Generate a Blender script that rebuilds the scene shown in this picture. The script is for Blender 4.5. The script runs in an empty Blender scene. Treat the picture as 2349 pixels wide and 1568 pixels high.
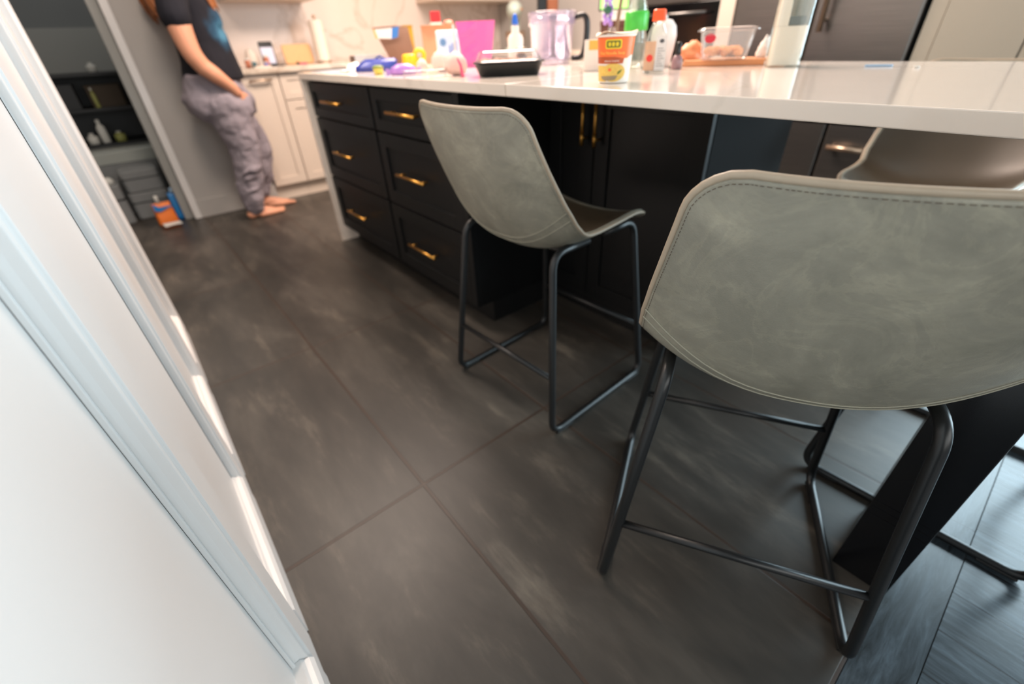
import bpy, bmesh, math, random
from mathutils import Vector, Matrix
random.seed(7)
S = bpy.context.scene
COL = S.collection
PI = math.pi

# ------------------------------------------------------------------ camera
cam = bpy.data.cameras.new('camera')
camo = bpy.data.objects.new('camera', cam)
COL.objects.link(camo)
R = Matrix(((0.7685667648458278, 0.3859826690556413, -0.5102180976436462),
            (-0.6385237411991022, 0.4130391785535892, -0.6493735973265916),
            (-0.039906890376474546, 0.8248733334085055, 0.5639072830989332)))
camo.matrix_world = Matrix.Translation((0, 0, 1.0)) @ R.to_4x4()
cam.sensor_width = 36.0
cam.lens = 1013.623 / 2349 * 36.0
cam.clip_start = 0.02
cam.dof.use_dof = True
cam.dof.focus_distance = 0.56
cam.dof.aperture_fstop = 2.5
S.camera = camo

# ------------------------------------------------------------------ world, lights, exposure
S.view_settings.view_transform = 'Standard'
S.view_settings.look = 'None'
S.view_settings.gamma = 1
S.view_settings.use_curve_mapping = False
S.view_settings.exposure = 0.0
W = bpy.data.worlds.new('world')
S.world = W
W.use_nodes = True
W.node_tree.nodes['Background'].inputs[0].default_value = (0.80, 0.86, 0.92, 1)
W.node_tree.nodes['Background'].inputs[1].default_value = 0.12


def area(name, loc, target, sx, sy, power, color):
    l = bpy.data.lights.new(name, 'AREA')
    l.shape = 'RECTANGLE'
    l.size, l.size_y, l.energy, l.color = sx, sy, power, color
    o = bpy.data.objects.new(name, l)
    COL.objects.link(o)
    o.location = loc
    o.rotation_euler = (Vector(target) - Vector(loc)).to_track_quat('-Z', 'Y').to_euler()
    return o


area('window_daylight', (3.55, -1.46, 1.25), (0, -1.46, 1.0), 2.9, 2.3, 240, (0.68, 0.89, 1.0))
area('rear_window_daylight', (0.6, -3.2, 1.7), (0.0, 1.0, 0.7), 2.4, 1.8, 48, (0.97, 0.98, 0.96))
area('added_side_fill', (-1.2, -2.6, 1.4), (0.7, 0.95, 0.7), 1.4, 1.8, 24, (0.96, 0.98, 0.96))  # added fill from behind left, brightens the stool backs; no known window
area('kitchen_ceiling_lamp', (2.0, 2.3, 2.45), (2.0, 2.3, 0), 1.2, 1.2, 132, (1.0, 0.80, 0.68))
area('aisle_ceiling_lamp', (0.45, 2.3, 2.45), (0.45, 2.3, 0), 0.5, 0.5, 33, (1.0, 0.83, 0.71))
area('hood_lamp', (2.1, 4.30, 1.60), (2.1, 4.40, 0.9), 0.7, 0.25, 1.0, (1.0, 0.50, 0.22))
area('added_hall_fill', (0.1, 5.3, 2.4), (0.1, 5.3, 0), 0.4, 0.4, 7, (1.0, 0.98, 0.94))  # weak fill added to lift the dark hall; no known fixture


# ------------------------------------------------------------------ materials
def lin(c):
    def f(v):
        v /= 255.0
        return v / 12.92 if v <= 0.04045 else ((v + 0.055) / 1.055) ** 2.4
    return (f(c[0]), f(c[1]), f(c[2]), 1)


def mat(name, rgb, rough=0.5, metal=0.0, spec=0.5, trans=0.0, noise=0.0, nscale=20, bump=0.0, coat=0.0, emit=None, es=1.0):
    m = bpy.data.materials.new(name)
    m.use_nodes = True
    N, L = m.node_tree.nodes, m.node_tree.links
    b = N['Principled BSDF']
    c = lin(rgb)
    b.inputs['Base Color'].default_value = c
    b.inputs['Roughness'].default_value = rough
    b.inputs['Metallic'].default_value = metal
    b.inputs['Specular IOR Level'].default_value = spec
    b.inputs['Transmission Weight'].default_value = trans
    b.inputs['Coat Weight'].default_value = coat
    if emit:
        b.inputs['Emission Color'].default_value = lin(emit)
        b.inputs['Emission Strength'].default_value = es
    tc = N.new('ShaderNodeTexCoord')
    nz = N.new('ShaderNodeTexNoise')
    nz.inputs['Scale'].default_value = nscale
    nz.inputs['Detail'].default_value = 4
    L.new(tc.outputs['Object'], nz.inputs['Vector'])
    if noise > 0:
        mx = N.new('ShaderNodeMix')
        mx.data_type = 'RGBA'
        mx.inputs['A'].default_value = tuple(v * (1 - noise) for v in c[:3]) + (1,)
        mx.inputs['B'].default_value = tuple(min(1, v * (1 + noise)) for v in c[:3]) + (1,)
        L.new(nz.outputs['Fac'], mx.inputs['Factor'])
        L.new(mx.outputs['Result'], b.inputs['Base Color'])
    if bump > 0:
        bp = N.new('ShaderNodeBump')
        bp.inputs['Strength'].default_value = bump
        bp.inputs['Distance'].default_value = 0.002
        L.new(nz.outputs['Fac'], bp.inputs['Height'])
        L.new(bp.outputs['Normal'], b.inputs['Normal'])
    return m


def clear(name, rgb, alpha=0.25, rough=0.08):
    """thin clear plastic: transparent with a glossy skin and a faint haze"""
    m = bpy.data.materials.new(name)
    m.use_nodes = True
    N, L = m.node_tree.nodes, m.node_tree.links
    out = N['Material Output']
    b = N['Principled BSDF']
    b.inputs['Base Color'].default_value = lin(rgb)
    b.inputs['Roughness'].default_value = 0.3
    g = N.new('ShaderNodeBsdfGlossy')
    g.inputs['Roughness'].default_value = rough
    t = N.new('ShaderNodeBsdfTransparent')
    t.inputs[0].default_value = tuple(0.86 + 0.14 * v for v in lin(rgb)[:3]) + (1,)
    lw = N.new('ShaderNodeLayerWeight')
    lw.inputs['Blend'].default_value = 0.35
    mr = N.new('ShaderNodeMapRange')
    mr.inputs['To Min'].default_value = 0.05
    mr.inputs['To Max'].default_value = 0.55
    L.new(lw.outputs['Facing'], mr.inputs['Value'])
    m1 = N.new('ShaderNodeMixShader')
    m1.inputs[0].default_value = alpha * 0.6
    L.new(t.outputs[0], m1.inputs[1]); L.new(b.outputs[0], m1.inputs[2])
    m2 = N.new('ShaderNodeMixShader')
    L.new(mr.outputs['Result'], m2.inputs[0])
    L.new(m1.outputs[0], m2.inputs[1]); L.new(g.outputs[0], m2.inputs[2])
    L.new(m2.outputs[0], out.inputs[0])
    return m


def nodes_of(name, rough=0.5):
    m = bpy.data.materials.new(name)
    m.use_nodes = True
    N, L = m.node_tree.nodes, m.node_tree.links
    b = N['Principled BSDF']
    b.inputs['Roughness'].default_value = rough
    return m, N, L, b


def ramp(N, L, src, stops):
    r = N.new('ShaderNodeValToRGB')
    e = r.color_ramp.elements
    e[0].position, e[0].color = stops[0][0], lin(stops[0][1])
    e[1].position, e[1].color = stops[-1][0], lin(stops[-1][1])
    for p, c in stops[1:-1]:
        q = e.new(p)
        q.color = lin(c)
    L.new(src, r.inputs[0])
    return r


def mixc(N, L, fac, a, b, typ='MIX'):
    x = N.new('ShaderNodeMix')
    x.data_type = 'RGBA'
    x.blend_type = typ
    for k, v in (('Factor', fac), ('A', a), ('B', b)):
        if hasattr(v, 'is_linked') or hasattr(v, 'links'):
            L.new(v, x.inputs[k])
        else:
            x.inputs[k].default_value = v
    return x.outputs['Result']


def mapped(N, L, scale=(1, 1, 1), loc=(0, 0, 0), rot=(0, 0, 0)):
    tc = N.new('ShaderNodeTexCoord')
    mp = N.new('ShaderNodeMapping')
    mp.inputs['Scale'].default_value = scale
    mp.inputs['Location'].default_value = loc
    mp.inputs['Rotation'].default_value = rot
    L.new(tc.outputs['Object'], mp.inputs['Vector'])
    return mp.outputs[0]


def noise(N, L, vec, scale, detail=5, rough=0.55, dist=0.0):
    n = N.new('ShaderNodeTexNoise')
    n.inputs['Scale'].default_value = scale
    n.inputs['Detail'].default_value = detail
    n.inputs['Roughness'].default_value = rough
    n.inputs['Distortion'].default_value = dist
    L.new(vec, n.inputs['Vector'])
    return n.outputs['Fac']


def tile_mat():
    m, N, L, b = nodes_of('grey_stone_tile', 0.42)
    # tiles 0.4545 across X, 0.893 along Y
    vec = mapped(N, L, (1, 1, 1), (0, 0, 0), (0, 0, 0))
    sep = N.new('ShaderNodeSeparateXYZ')
    L.new(vec, sep.inputs[0])
    cmb = N.new('ShaderNodeCombineXYZ')
    ax = N.new('ShaderNodeMath'); ax.operation = 'SUBTRACT'; ax.inputs[1].default_value = 0.785
    ay = N.new('ShaderNodeMath'); ay.operation = 'SUBTRACT'; ay.inputs[1].default_value = 0.283
    L.new(sep.outputs['Y'], ax.inputs[0]); L.new(sep.outputs['X'], ay.inputs[0])
    L.new(ax.outputs[0], cmb.inputs['X']); L.new(ay.outputs[0], cmb.inputs['Y'])
    br = N.new('ShaderNodeTexBrick')
    br.offset = 0
    br.squash = 1
    br.inputs['Scale'].default_value = 1
    br.inputs['Mortar Size'].default_value = 0.0048
    br.inputs['Mortar Smooth'].default_value = 0.3
    br.inputs['Brick Width'].default_value = 0.893
    br.inputs['Row Height'].default_value = 0.4545
    br.inputs['Color1'].default_value = (0.86, 0.86, 0.86, 1)
    br.inputs['Color2'].default_value = (1.08, 1.06, 1.04, 1)
    br.inputs['Mortar'].default_value = (0.5, 0.5, 0.5, 1)
    L.new(cmb.outputs[0], br.inputs['Vector'])
    v1 = mapped(N, L, (2.4, 0.9, 1), (0, 0, 0), (0, 0, 0.12))
    v2 = mapped(N, L, (7.5, 1.7, 1), (3, 1, 0), (0, 0, 0.16))
    n1 = noise(N, L, v1, 1.6, 6, 0.6, 0.4)
    n2 = noise(N, L, v2, 1.6, 7, 0.68, 0.15)
    r1 = ramp(N, L, n1, [(0.28, (58, 55, 50)), (0.50, (79, 74, 68)), (0.70, (110, 104, 96))])
    r2 = ramp(N, L, n2, [(0.40, (118, 118, 118)), (0.56, (142, 141, 140)), (0.72, (222, 218, 212))])
    c = mixc(N, L, 0.75, r1.outputs[0], r2.outputs[0], 'OVERLAY')
    c = mixc(N, L, 1.0, c, br.outputs['Color'], 'MULTIPLY')
    c = mixc(N, L, br.outputs['Fac'], c, lin((56, 42, 33)))
    L.new(c, b.inputs['Base Color'])
    bp = N.new('ShaderNodeBump')
    bp.invert = True
    bp.inputs['Strength'].default_value = 0.5
    bp.inputs['Distance'].default_value = 0.002
    L.new(br.outputs['Fac'], bp.inputs['Height'])
    L.new(bp.outputs['Normal'], b.inputs['Normal'])
    return m


def wood_floor_mat(name, along, base=(58, 66, 72), width=0.11):
    m, N, L, b = nodes_of(name, 0.24)
    rot = (0, 0, 0) if along == 'X' else (0, 0, PI / 2)
    vec = mapped(N, L, (1, 1, 1), (0.0, 0.0, 0), rot)
    br = N.new('ShaderNodeTexBrick')
    br.inputs['Scale'].default_value = 1
    br.offset = 0.4
    br.inputs['Mortar Size'].default_value = 0.002
    br.inputs['Brick Width'].default_value = 1.2
    br.inputs['Row Height'].default_value = width
    br.inputs['Color1'].default_value = (0.75, 0.75, 0.75, 1)
    br.inputs['Color2'].default_value = (1.2, 1.2, 1.2, 1)
    L.new(vec, br.inputs['Vector'])
    gv = mapped(N, L, (1.6, 13, 1) if along == 'X' else (13, 1.6, 1))
    n = noise(N, L, gv, 4, 8, 0.7, 0.8)
    r = ramp(N, L, n, [(0.36, tuple(int(v * 0.55) for v in base)), (0.52, base), (0.70, tuple(int(v * 1.45) for v in base))])
    c = mixc(N, L, 1.0, r.outputs[0], br.outputs['Color'], 'MULTIPLY')
    c = mixc(N, L, br.outputs['Fac'], c, (0.008, 0.008, 0.009, 1))
    L.new(c, b.inputs['Base Color'])
    bp = N.new('ShaderNodeBump')
    bp.inputs['Strength'].default_value = 0.10
    bp.inputs['Distance'].default_value = 0.002
    L.new(n, bp.inputs['Height'])
    L.new(bp.outputs['Normal'], b.inputs['Normal'])
    return m


def marble_mat(name, base=(220, 208, 200), vein=(176, 158, 142), sc=1.0, rough=0.25, w=0.022):
    m, N, L, b = nodes_of(name, rough)
    v = mapped(N, L, (sc, sc, sc), (0.3, 0, 0.2), (0.3, 0.5, 0.4))
    n = noise(N, L, v, 1.7, 8, 0.55, 1.1)
    r = ramp(N, L, n, [(0.5 - w, base), (0.5, vein), (0.5 + w, base)])
    n2 = noise(N, L, v, 3.1, 4, 0.5, 0.3)
    r2 = ramp(N, L, n2, [(0.42, base), (0.6, tuple(min(255, x + 6) for x in base))])
    c = mixc(N, L, n2, r2.outputs[0], r.outputs[0])
    L.new(c, b.inputs['Base Color'])
    return m


def leather_mat():
    m, N, L, b = nodes_of('grey_leather', 0.50)
    v = mapped(N, L, (1, 1, 1))
    n1 = noise(N, L, v, 7, 6, 0.65, 0.8)
    r1 = ramp(N, L, n1, [(0.30, (140, 137, 123)), (0.50, (156, 152, 137)), (0.72, (180, 175, 157))])
    v2 = mapped(N, L, (1, 1, 1), (4, 2, 1), (0.5, 0.8, 0.6))
    n2 = noise(N, L, v2, 9, 7, 0.62, 1.0)
    r2 = ramp(N, L, n2, [(0.48, (126, 126, 126)), (0.50, (148, 147, 143)), (0.56, (126, 126, 126))])
    c = mixc(N, L, 0.55, r1.outputs[0], r2.outputs[0], 'OVERLAY')
    L.new(c, b.inputs['Base Color'])
    vo = N.new('ShaderNodeTexVoronoi')
    vo.inputs['Scale'].default_value = 520
    L.new(v, vo.inputs['Vector'])
    bp = N.new('ShaderNodeBump')
    bp.inputs['Strength'].default_value = 0.14
    bp.inputs['Distance'].default_value = 0.001
    L.new(vo.outputs['Distance'], bp.inputs['Height'])
    bp2 = N.new('ShaderNodeBump')
    bp2.inputs['Strength'].default_value = 0.05
    bp2.inputs['Distance'].default_value = 0.004
    L.new(n2, bp2.inputs['Height'])
    L.new(bp.outputs['Normal'], bp2.inputs['Normal'])
    L.new(bp2.outputs['Normal'], b.inputs['Normal'])
    return m


def steel_mat():
    m, N, L, b = nodes_of('brushed_steel', 0.34)
    b.inputs['Metallic'].default_value = 0.9
    v = mapped(N, L, (1, 0.6, 90))
    n = noise(N, L, v, 6, 4)
    r = ramp(N, L, n, [(0.3, (108, 106, 104)), (0.7, (132, 129, 126))])
    L.new(r.outputs[0], b.inputs['Base Color'])
    return m


def shirt_mat():
    m, N, L, b = nodes_of('navy_printed_cotton', 0.9)
    tc = N.new('ShaderNodeTexCoord')
    d = N.new('ShaderNodeVectorMath'); d.operation = 'DISTANCE'
    d.inputs[1].default_value = (0.13, -0.09, 1.12)
    L.new(tc.outputs['Object'], d.inputs[0])
    n = noise(N, L, tc.outputs['Object'], 14, 3)
    add = N.new('ShaderNodeMath'); add.operation = 'MULTIPLY_ADD'
    add.inputs[1].default_value = 0.10
    L.new(n, add.inputs[0]); L.new(d.outputs['Value'], add.inputs[2])
    r = ramp(N, L, add.outputs[0], [(0.08, (70, 124, 152)), (0.125, (26, 62, 86)), (0.165, (13, 13, 24))])
    L.new(r.outputs[0], b.inputs['Base Color'])
    return m


M = {}
M['tile'] = tile_mat()
M['wood_y'] = wood_floor_mat('dark_plank_floor', 'Y')
M['wood_x'] = wood_floor_mat('dark_border_plank', 'X', width=0.3)
M['white_paint'] = mat('white_satin_paint', (221, 219, 217), 0.38, noise=0.02, nscale=3)
M['wall'] = mat('warm_white_wall', (176, 172, 168), 0.85, noise=0.02, nscale=2)
M['hall_wall'] = mat('grey_hall_wall', (150, 150, 146), 0.9)
M['marble'] = marble_mat('veined_white_marble')
M['quartz'] = marble_mat('white_quartz', (228, 216, 204), (214, 202, 188), 0.5, 0.10, 0.012)
M['quartz_seam'] = mat('beige_seam_filler', (176, 158, 130), 0.4)
M['navy'] = mat('black_cabinet_paint', (14, 15, 16), 0.42, spec=0.35, noise=0.05)
M['black'] = mat('black_board', (10, 10, 11), 0.5)
M['matt_black'] = mat('matt_black_side_panel', (12, 12, 13), 0.7, spec=0.15)
M['gloss_black'] = mat('glossy_black_panel', (12, 12, 14), 0.22)
M['brass'] = mat('brushed_brass', (196, 146, 72), 0.33, metal=1.0, noise=0.08, nscale=60)
M['leather'] = leather_mat()
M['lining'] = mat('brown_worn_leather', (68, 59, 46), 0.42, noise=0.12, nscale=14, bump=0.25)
M['piping'] = mat('warm_tinted_piping', (168, 152, 132), 0.45, noise=0.08, nscale=60, bump=0.3)  # tan tint stands for warm kitchen light on the leather rims
M['stitch'] = mat('dark_stitch_thread', (92, 78, 66), 0.8)
M['seam'] = mat('leather_welt', (150, 146, 130), 0.55, noise=0.08, nscale=50)
M['tube'] = mat('black_powdercoat_tube', (24, 25, 26), 0.36, noise=0.08, nscale=80)
M['rubber'] = mat('black_rubber', (10, 10, 10), 0.6)
M['beige_cab'] = mat('beige_cabinet_paint', (168, 162, 148), 0.45, noise=0.015, nscale=2)
M['cream_cab'] = mat('cream_cabinet_paint', (206, 192, 178), 0.42)
M['nickel'] = mat('satin_nickel', (196, 172, 150), 0.32, metal=0.9)
M['steel'] = steel_mat()
M['dark_glass'] = mat('black_oven_glass', (8, 8, 9), 0.12)
M['dark_gap'] = mat('dark_seal', (6, 6, 6), 0.7)


# ------------------------------------------------------------------ mesh builder
class B:
    def __init__(s):
        s.v = []; s.f = []

    def add(s, v, f):
        k = len(s.v)
        s.v += [tuple(p) for p in v]
        s.f += [tuple(i + k for i in q) for q in f]
        return s

    def box(s, x0, x1, y0, y1, z0, z1):
        v = [(x, y, z) for z in (z0, z1) for y in (y0, y1) for x in (x0, x1)]
        return s.add(v, [(0, 2, 3, 1), (4, 5, 7, 6), (0, 1, 5, 4), (2, 6, 7, 3), (0, 4, 6, 2), (1, 3, 7, 5)])

    def lathe(s, prof, n=32, cx=0, cy=0, cz=0, sx=1, sy=1):
        v = []; f = []
        for r, z in prof:
            for i in range(n):
                a = 2 * PI * i / n
                v.append((cx + r * math.cos(a) * sx, cy + r * math.sin(a) * sy, cz + z))
        for j in range(len(prof) - 1):
            for i in range(n):
                k = (i + 1) % n
                f.append((j * n + i, j * n + k, (j + 1) * n + k, (j + 1) * n + i))
        f.append(tuple(range(n))[::-1])
        f.append(tuple(range((len(prof) - 1) * n, len(prof) * n)))
        return s.add(v, f)

    def tube(s, pts, rad, n=12, closed=False, squash=1.0):
        pts = [Vector(p) for p in pts]
        m = len(pts)
        rads = rad if isinstance(rad, (list, tuple)) else [rad] * m
        v = []; f = []
        up = None
        for i, p in enumerate(pts):
            a = pts[(i - 1) % m] if (closed or i > 0) else p
            c = pts[(i + 1) % m] if (closed or i < m - 1) else p
            t = (c - a).normalized()
            if up is None:
                up = Vector((0, 0, 1)) if abs(t.z) < 0.9 else Vector((1, 0, 0))
            x = t.cross(up).normalized()
            u = x.cross(t).normalized()
            up = u
            for k in range(n):
                an = 2 * PI * k / n
                v.append(p + x * math.cos(an) * rads[i] + u * math.sin(an) * rads[i] * squash)
        for i in range(m - 1 + (1 if closed else 0)):
            j = (i + 1) % m
            for k in range(n):
                l = (k + 1) % n
                f.append((i * n + k, i * n + l, j * n + l, j * n + k))
        if not closed:
            f.append(tuple(range(n))[::-1])
            f.append(tuple(range((m - 1) * n, m * n)))
        return s.add(v, f)

    def loft(s, rings, n=24):
        """rings: (cx, cy, cz, rx, ry)"""
        v = []; f = []
        for cx, cy, cz, rx, ry in rings:
            for i in range(n):
                a = 2 * PI * i / n
                v.append((cx + rx * math.cos(a), cy + ry * math.sin(a), cz))
        m = len(rings)
        for j in range(m - 1):
            for i in range(n):
                k = (i + 1) % n
                f.append((j * n + i, j * n + k, (j + 1) * n + k, (j + 1) * n + i))
        f.append(tuple(range(n))[::-1]); f.append(tuple(range((m - 1) * n, m * n)))
        return s.add(v, f)

    def ball(s, cx, cy, cz, rx, ry=None, rz=None, n=20, m=12):
        ry = ry or rx; rz = rz or rx
        v = [(cx, cy, cz - rz)]; f = []
        for j in range(1, m):
            a = -PI / 2 + PI * j / m
            for i in range(n):
                t = 2 * PI * i / n
                v.append((cx + rx * math.cos(a) * math.cos(t), cy + ry * math.cos(a) * math.sin(t), cz + rz * math.sin(a)))
        v.append((cx, cy, cz + rz))
        for i in range(n):
            k = (i + 1) % n
            f.append((0, 1 + k, 1 + i))
            f.append((len(v) - 1, 1 + (m - 2) * n + i, 1 + (m - 2) * n + k))
            for j in range(m - 2):
                f.append((1 + j * n + i, 1 + j * n + k, 1 + (j + 1) * n + k, 1 + (j + 1) * n + i))
        return s.add(v, f)

    def prism(s, poly, z0, z1, axis='z'):
        n = len(poly)
        def P(a, b, c):
            return {'z': (a, b, c), 'y': (a, c, b), 'x': (c, a, b)}[axis]
        v = [P(a, b, z0) for a, b in poly] + [P(a, b, z1) for a, b in poly]
        f = [tuple(range(n))[::-1], tuple(range(n, 2 * n))]
        for i in range(n):
            k = (i + 1) % n
            f.append((i, k, n + k, n + i))
        return s.add(v, f)

    def obj(s, name, m, parent=None, smooth=False, bevel=0.0, fix=True):
        me = bpy.data.meshes.new(name)
        me.from_pydata(s.v, [], s.f)
        if fix:
            bm = bmesh.new(); bm.from_mesh(me)
            bmesh.ops.recalc_face_normals(bm, faces=bm.faces)
            bm.to_mesh(me); bm.free()
        me.materials.append(M[m] if isinstance(m, str) else m)
        if smooth:
            me.polygons.foreach_set('use_smooth', [True] * len(me.polygons))
        o = bpy.data.objects.new(name, me)
        COL.objects.link(o)
        if parent:
            o.parent = parent
        if bevel:
            b = o.modifiers.new('bevel', 'BEVEL')
            b.width = bevel; b.segments = 2; b.limit_method = 'ANGLE'
        return o


def tag(o, label, cat=None, group=None, kind=None):
    o['label'] = label
    if cat: o['category'] = cat
    if group: o['group'] = group
    if kind: o['kind'] = kind
    return o


def thing(name, label, cat, loc=(0, 0, 0), rz=0.0, group=None):
    o = bpy.data.objects.new(name, None)
    o.empty_display_size = 0.05
    COL.objects.link(o)
    o.location = loc
    o.rotation_euler = (0, 0, rz)
    return tag(o, label, cat, group)


def struct(b, name, m, label=None, bevel=0.0, parent=None):
    o = b.obj(name, m, parent, bevel=bevel)
    if parent is None:
        o['kind'] = 'structure'
        if label: o['label'] = label
    return o


def rrect(x0, x1, y0, y1, r, n=6):
    out = []
    for cx, cy, a0 in ((x1 - r, y1 - r, 0), (x0 + r, y1 - r, PI / 2), (x0 + r, y0 + r, PI), (x1 - r, y0 + r, 1.5 * PI)):
        for i in range(n + 1):
            a = a0 + PI / 2 * i / n
            out.append((cx + r * math.cos(a), cy + r * math.sin(a)))
    return out


def catmull(pts, n):
    """n samples through the control points"""
    pts = [Vector(p) for p in pts]
    P = [pts[0] * 2 - pts[1]] + pts + [pts[-1] * 2 - pts[-2]]
    fine = []
    for i in range(1, len(P) - 2):
        for k in range(24):
            t = k / 24
            a, b, c, d = P[i - 1:i + 3]
            fine.append(0.5 * ((2 * b) + (c - a) * t + (2 * a - 5 * b + 4 * c - d) * t * t + (3 * b - a - 3 * c + d) * t ** 3))
    fine.append(pts[-1])
    d = [0]
    for i in range(1, len(fine)):
        d.append(d[-1] + (fine[i] - fine[i - 1]).length)
    tot = d[-1]
    out = []; j = 0
    us = n if isinstance(n, (list, tuple)) else [i / (n - 1) for i in range(n)]
    for u in us:
        t = u * tot
        while j < len(d) - 2 and d[j + 1] < t: j += 1
        w = (t - d[j]) / max(1e-9, d[j + 1] - d[j])
        out.append(fine[j].lerp(fine[j + 1], min(1, max(0, w))))
    return out, tot


def fillet(pts, r, n=7):
    """round the inner corners of a polyline"""
    pts = [Vector(p) for p in pts]
    out = [pts[0]]
    for i in range(1, len(pts) - 1):
        a, b, c = pts[i - 1:i + 2]
        u = (a - b); v = (c - b)
        q = min(r, u.length * 0.45, v.length * 0.45)
        p0 = b + u.normalized() * q; p1 = b + v.normalized() * q
        for k in range(n + 1):
            t = k / n
            out.append(p0.lerp(b, t).lerp(b.lerp(p1, t), t))
    out.append(pts[-1])
    return out


# ------------------------------------------------------------------ the setting
struct(B().box(-0.9, 3.65, -0.11, 4.0, -0.03, 0.0), 'floor', 'tile', 'grey stone tile floor of the kitchen')
struct(B().box(-0.9, 0.9, 4.0, 6.3, -0.03, 0.0), 'floor', 'tile', 'grey tile floor of the hall beyond the opening')
struct(B().box(0.9, 3.65, 4.0, 4.6, -0.03, 0.0), 'floor', 'tile', 'grey tile floor under the back cabinets')
struct(B().box(-0.9, 3.65, -0.205, -0.112, -0.03, -0.001), 'floor', 'wood_x', 'dark border plank beside the tiles')
struct(B().box(-0.9, 3.65, -3.6, -0.207, -0.03, -0.001), 'floor', 'wood_y', 'dark plank floor right of the tiles')

# panelled wall on the left: recessed boards, stiles and a ledge-topped bottom rail
XW = -0.090
wl = B().box(-0.20, -0.1225, -0.22, 0.52, 0, 2.45)
wl.box(-0.20, -0.1085, 0.52, 1.11, 0, 2.45)
wl.box(-0.20, -0.113, 1.11, 2.20, 0, 2.45)
struct(wl, 'wall_left', 'white_paint', 'white panelled wall at the left')
for k, (y0, y1) in enumerate(((0.517, 0.622), (1.05, 1.155), (1.615, 1.72), (2.15, 2.255))):
    st = B()
    st.prism([(-0.21, y0), (-0.112, y0), (-0.106, y0 + 0.0015), (XW - 0.006, y0 + 0.002), (XW - 0.004, y0 + 0.008), (XW, y0 + 0.010),
              (XW, y1 - 0.008), (XW - 0.004, y1 - 0.006), (-0.112, y1), (-0.21, y1)], 0, 2.45)
    if k == 0:
        st.box(-0.1220, -0.1160, y0 - 0.007, y0 - 0.0005, 0, 2.45)
    struct(st, 'trim_%d' % (k + 1), 'white_paint', 'white vertical stile of the left wall', bevel=0.0012)
bb = B()
for y0, y1 in ((-0.22, 0.5165), (0.6225, 1.0495), (1.1555, 1.6145), (1.7205, 2.1495)):
    bb.prism([(-0.15, 0.0), (XW + 0.002, 0.0), (XW + 0.002, 0.088), (XW - 0.004, 0.098), (XW - 0.012, 0.101), (XW - 0.016, 0.108), (-0.15, 0.110)],
             y0, y1, 'y')
struct(bb, 'baseboard_left', 'white_paint', 'white ledge-topped baseboard along the left wall')
# thin shadow gap line between panel and stile
struct(B().box(-0.1084, -0.1079, 1.044, 1.049, 0.11, 2.45), 'trim_5', 'dark_gap', 'thin dark gap beside the white stile')

# wall the person stands by, doorway casing, back wall, right wall
struct(B().box(0.268, 0.82, 4.0, 4.7, 0, 2.45), 'wall_pier', 'wall', 'warm white wall pier behind the person')
struct(B().box(0.262, 0.82, 3.985, 3.9995, 0, 0.125), 'baseboard_pier', 'wall', 'tall baseboard of the wall pier', bevel=0.003)
struct(B().box(0.222, 0.2675, 3.985, 4.115, 0, 2.2), 'trim_6', 'white_paint', 'white casing of the opening to the hall', bevel=0.004)
struct(B().box(0.165, 0.2215, 4.03, 4.10, 0, 2.2), 'trim_7', 'hall_wall', 'grey door jamb of the opening to the hall', bevel=0.003)
struct(B().box(0.82, 3.75, 4.6, 4.7, 0, 2.45), 'wall_back', 'marble', 'veined marble splashback wall')
struct(B().box(3.65, 3.75, 0.03, 4.6, 0, 2.45), 'wall_right', 'wall', 'wall behind the fridge')
struct(B().box(-0.9, 0.9, 6.2, 6.3, 0, 1.245), 'wall_hall', 'hall_wall', 'grey wall at the end of the hall')
struct(B().box(-0.9, 0.9, 6.24, 6.3, 1.2455, 2.45), 'wall_hall_upper', mat('darker_grey_wall', (116, 118, 118), 0.9), 'darker upper wall at the end of the hall')
struct(B().box(-0.9, -0.8, 2.3, 6.2, 0, 2.45), 'wall_hall_left', 'hall_wall', 'left wall of the hall')
struct(B().box(0.72, 0.82, 4.7005, 6.2, 0, 2.45), 'wall_hall_right', 'hall_wall', 'right wall of the hall')
struct(B().box(-0.9, 3.75, -0.35, 4.115, 2.5, 2.6), 'ceiling', 'white_paint', 'white ceiling of the kitchen')
struct(B().box(-0.9, 0.9, 4.12, 6.3, 2.45, 2.55), 'ceiling', 'hall_wall', 'ceiling of the hall')
struct(B().box(-0.9, 0.222, 4.02, 4.12, 2.2, 2.45), 'trim_8', 'white_paint', 'head of the opening to the hall')


# ------------------------------------------------------------------ shaker fronts
def shaker(b, x, y0, y1, z0, z1, t=0.020, fr=0.055, rec=0.009, flip=1):
    """front facing -X whose face sits at x; frame around a recessed panel"""
    b.box(x + rec, x + t, y0 + 0.002, y1 - 0.002, z0 + 0.002, z1 - 0.002)
    fr = min(fr, (z1 - z0) * 0.27)
    b.box(x, x + t, y0, y0 + fr, z0, z1); b.box(x, x + t, y1 - fr, y1, z0, z1)
    b.box(x, x + t, y0 + fr, y1 - fr, z0, z0 + fr); b.box(x, x + t, y0 + fr, y1 - fr, z1 - fr, z1)
    return b


def shaker_y(b, y, x0, x1, z0, z1, t=0.020, fr=0.055, rec=0.008):
    b.box(x0 + 0.002, x1 - 0.002, y + rec, y + t, z0 + 0.002, z1 - 0.002)
    fr = min(fr, (z1 - z0) * 0.27)
    b.box(x0, x0 + fr, y, y + t, z0, z1); b.box(x1 - fr, x1, y, y + t, z0, z1)
    b.box(x0 + fr, x1 - fr, y, y + t, z0, z0 + fr); b.box(x0 + fr, x1 - fr, y, y + t, z1 - fr, z1)
    return b


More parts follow.
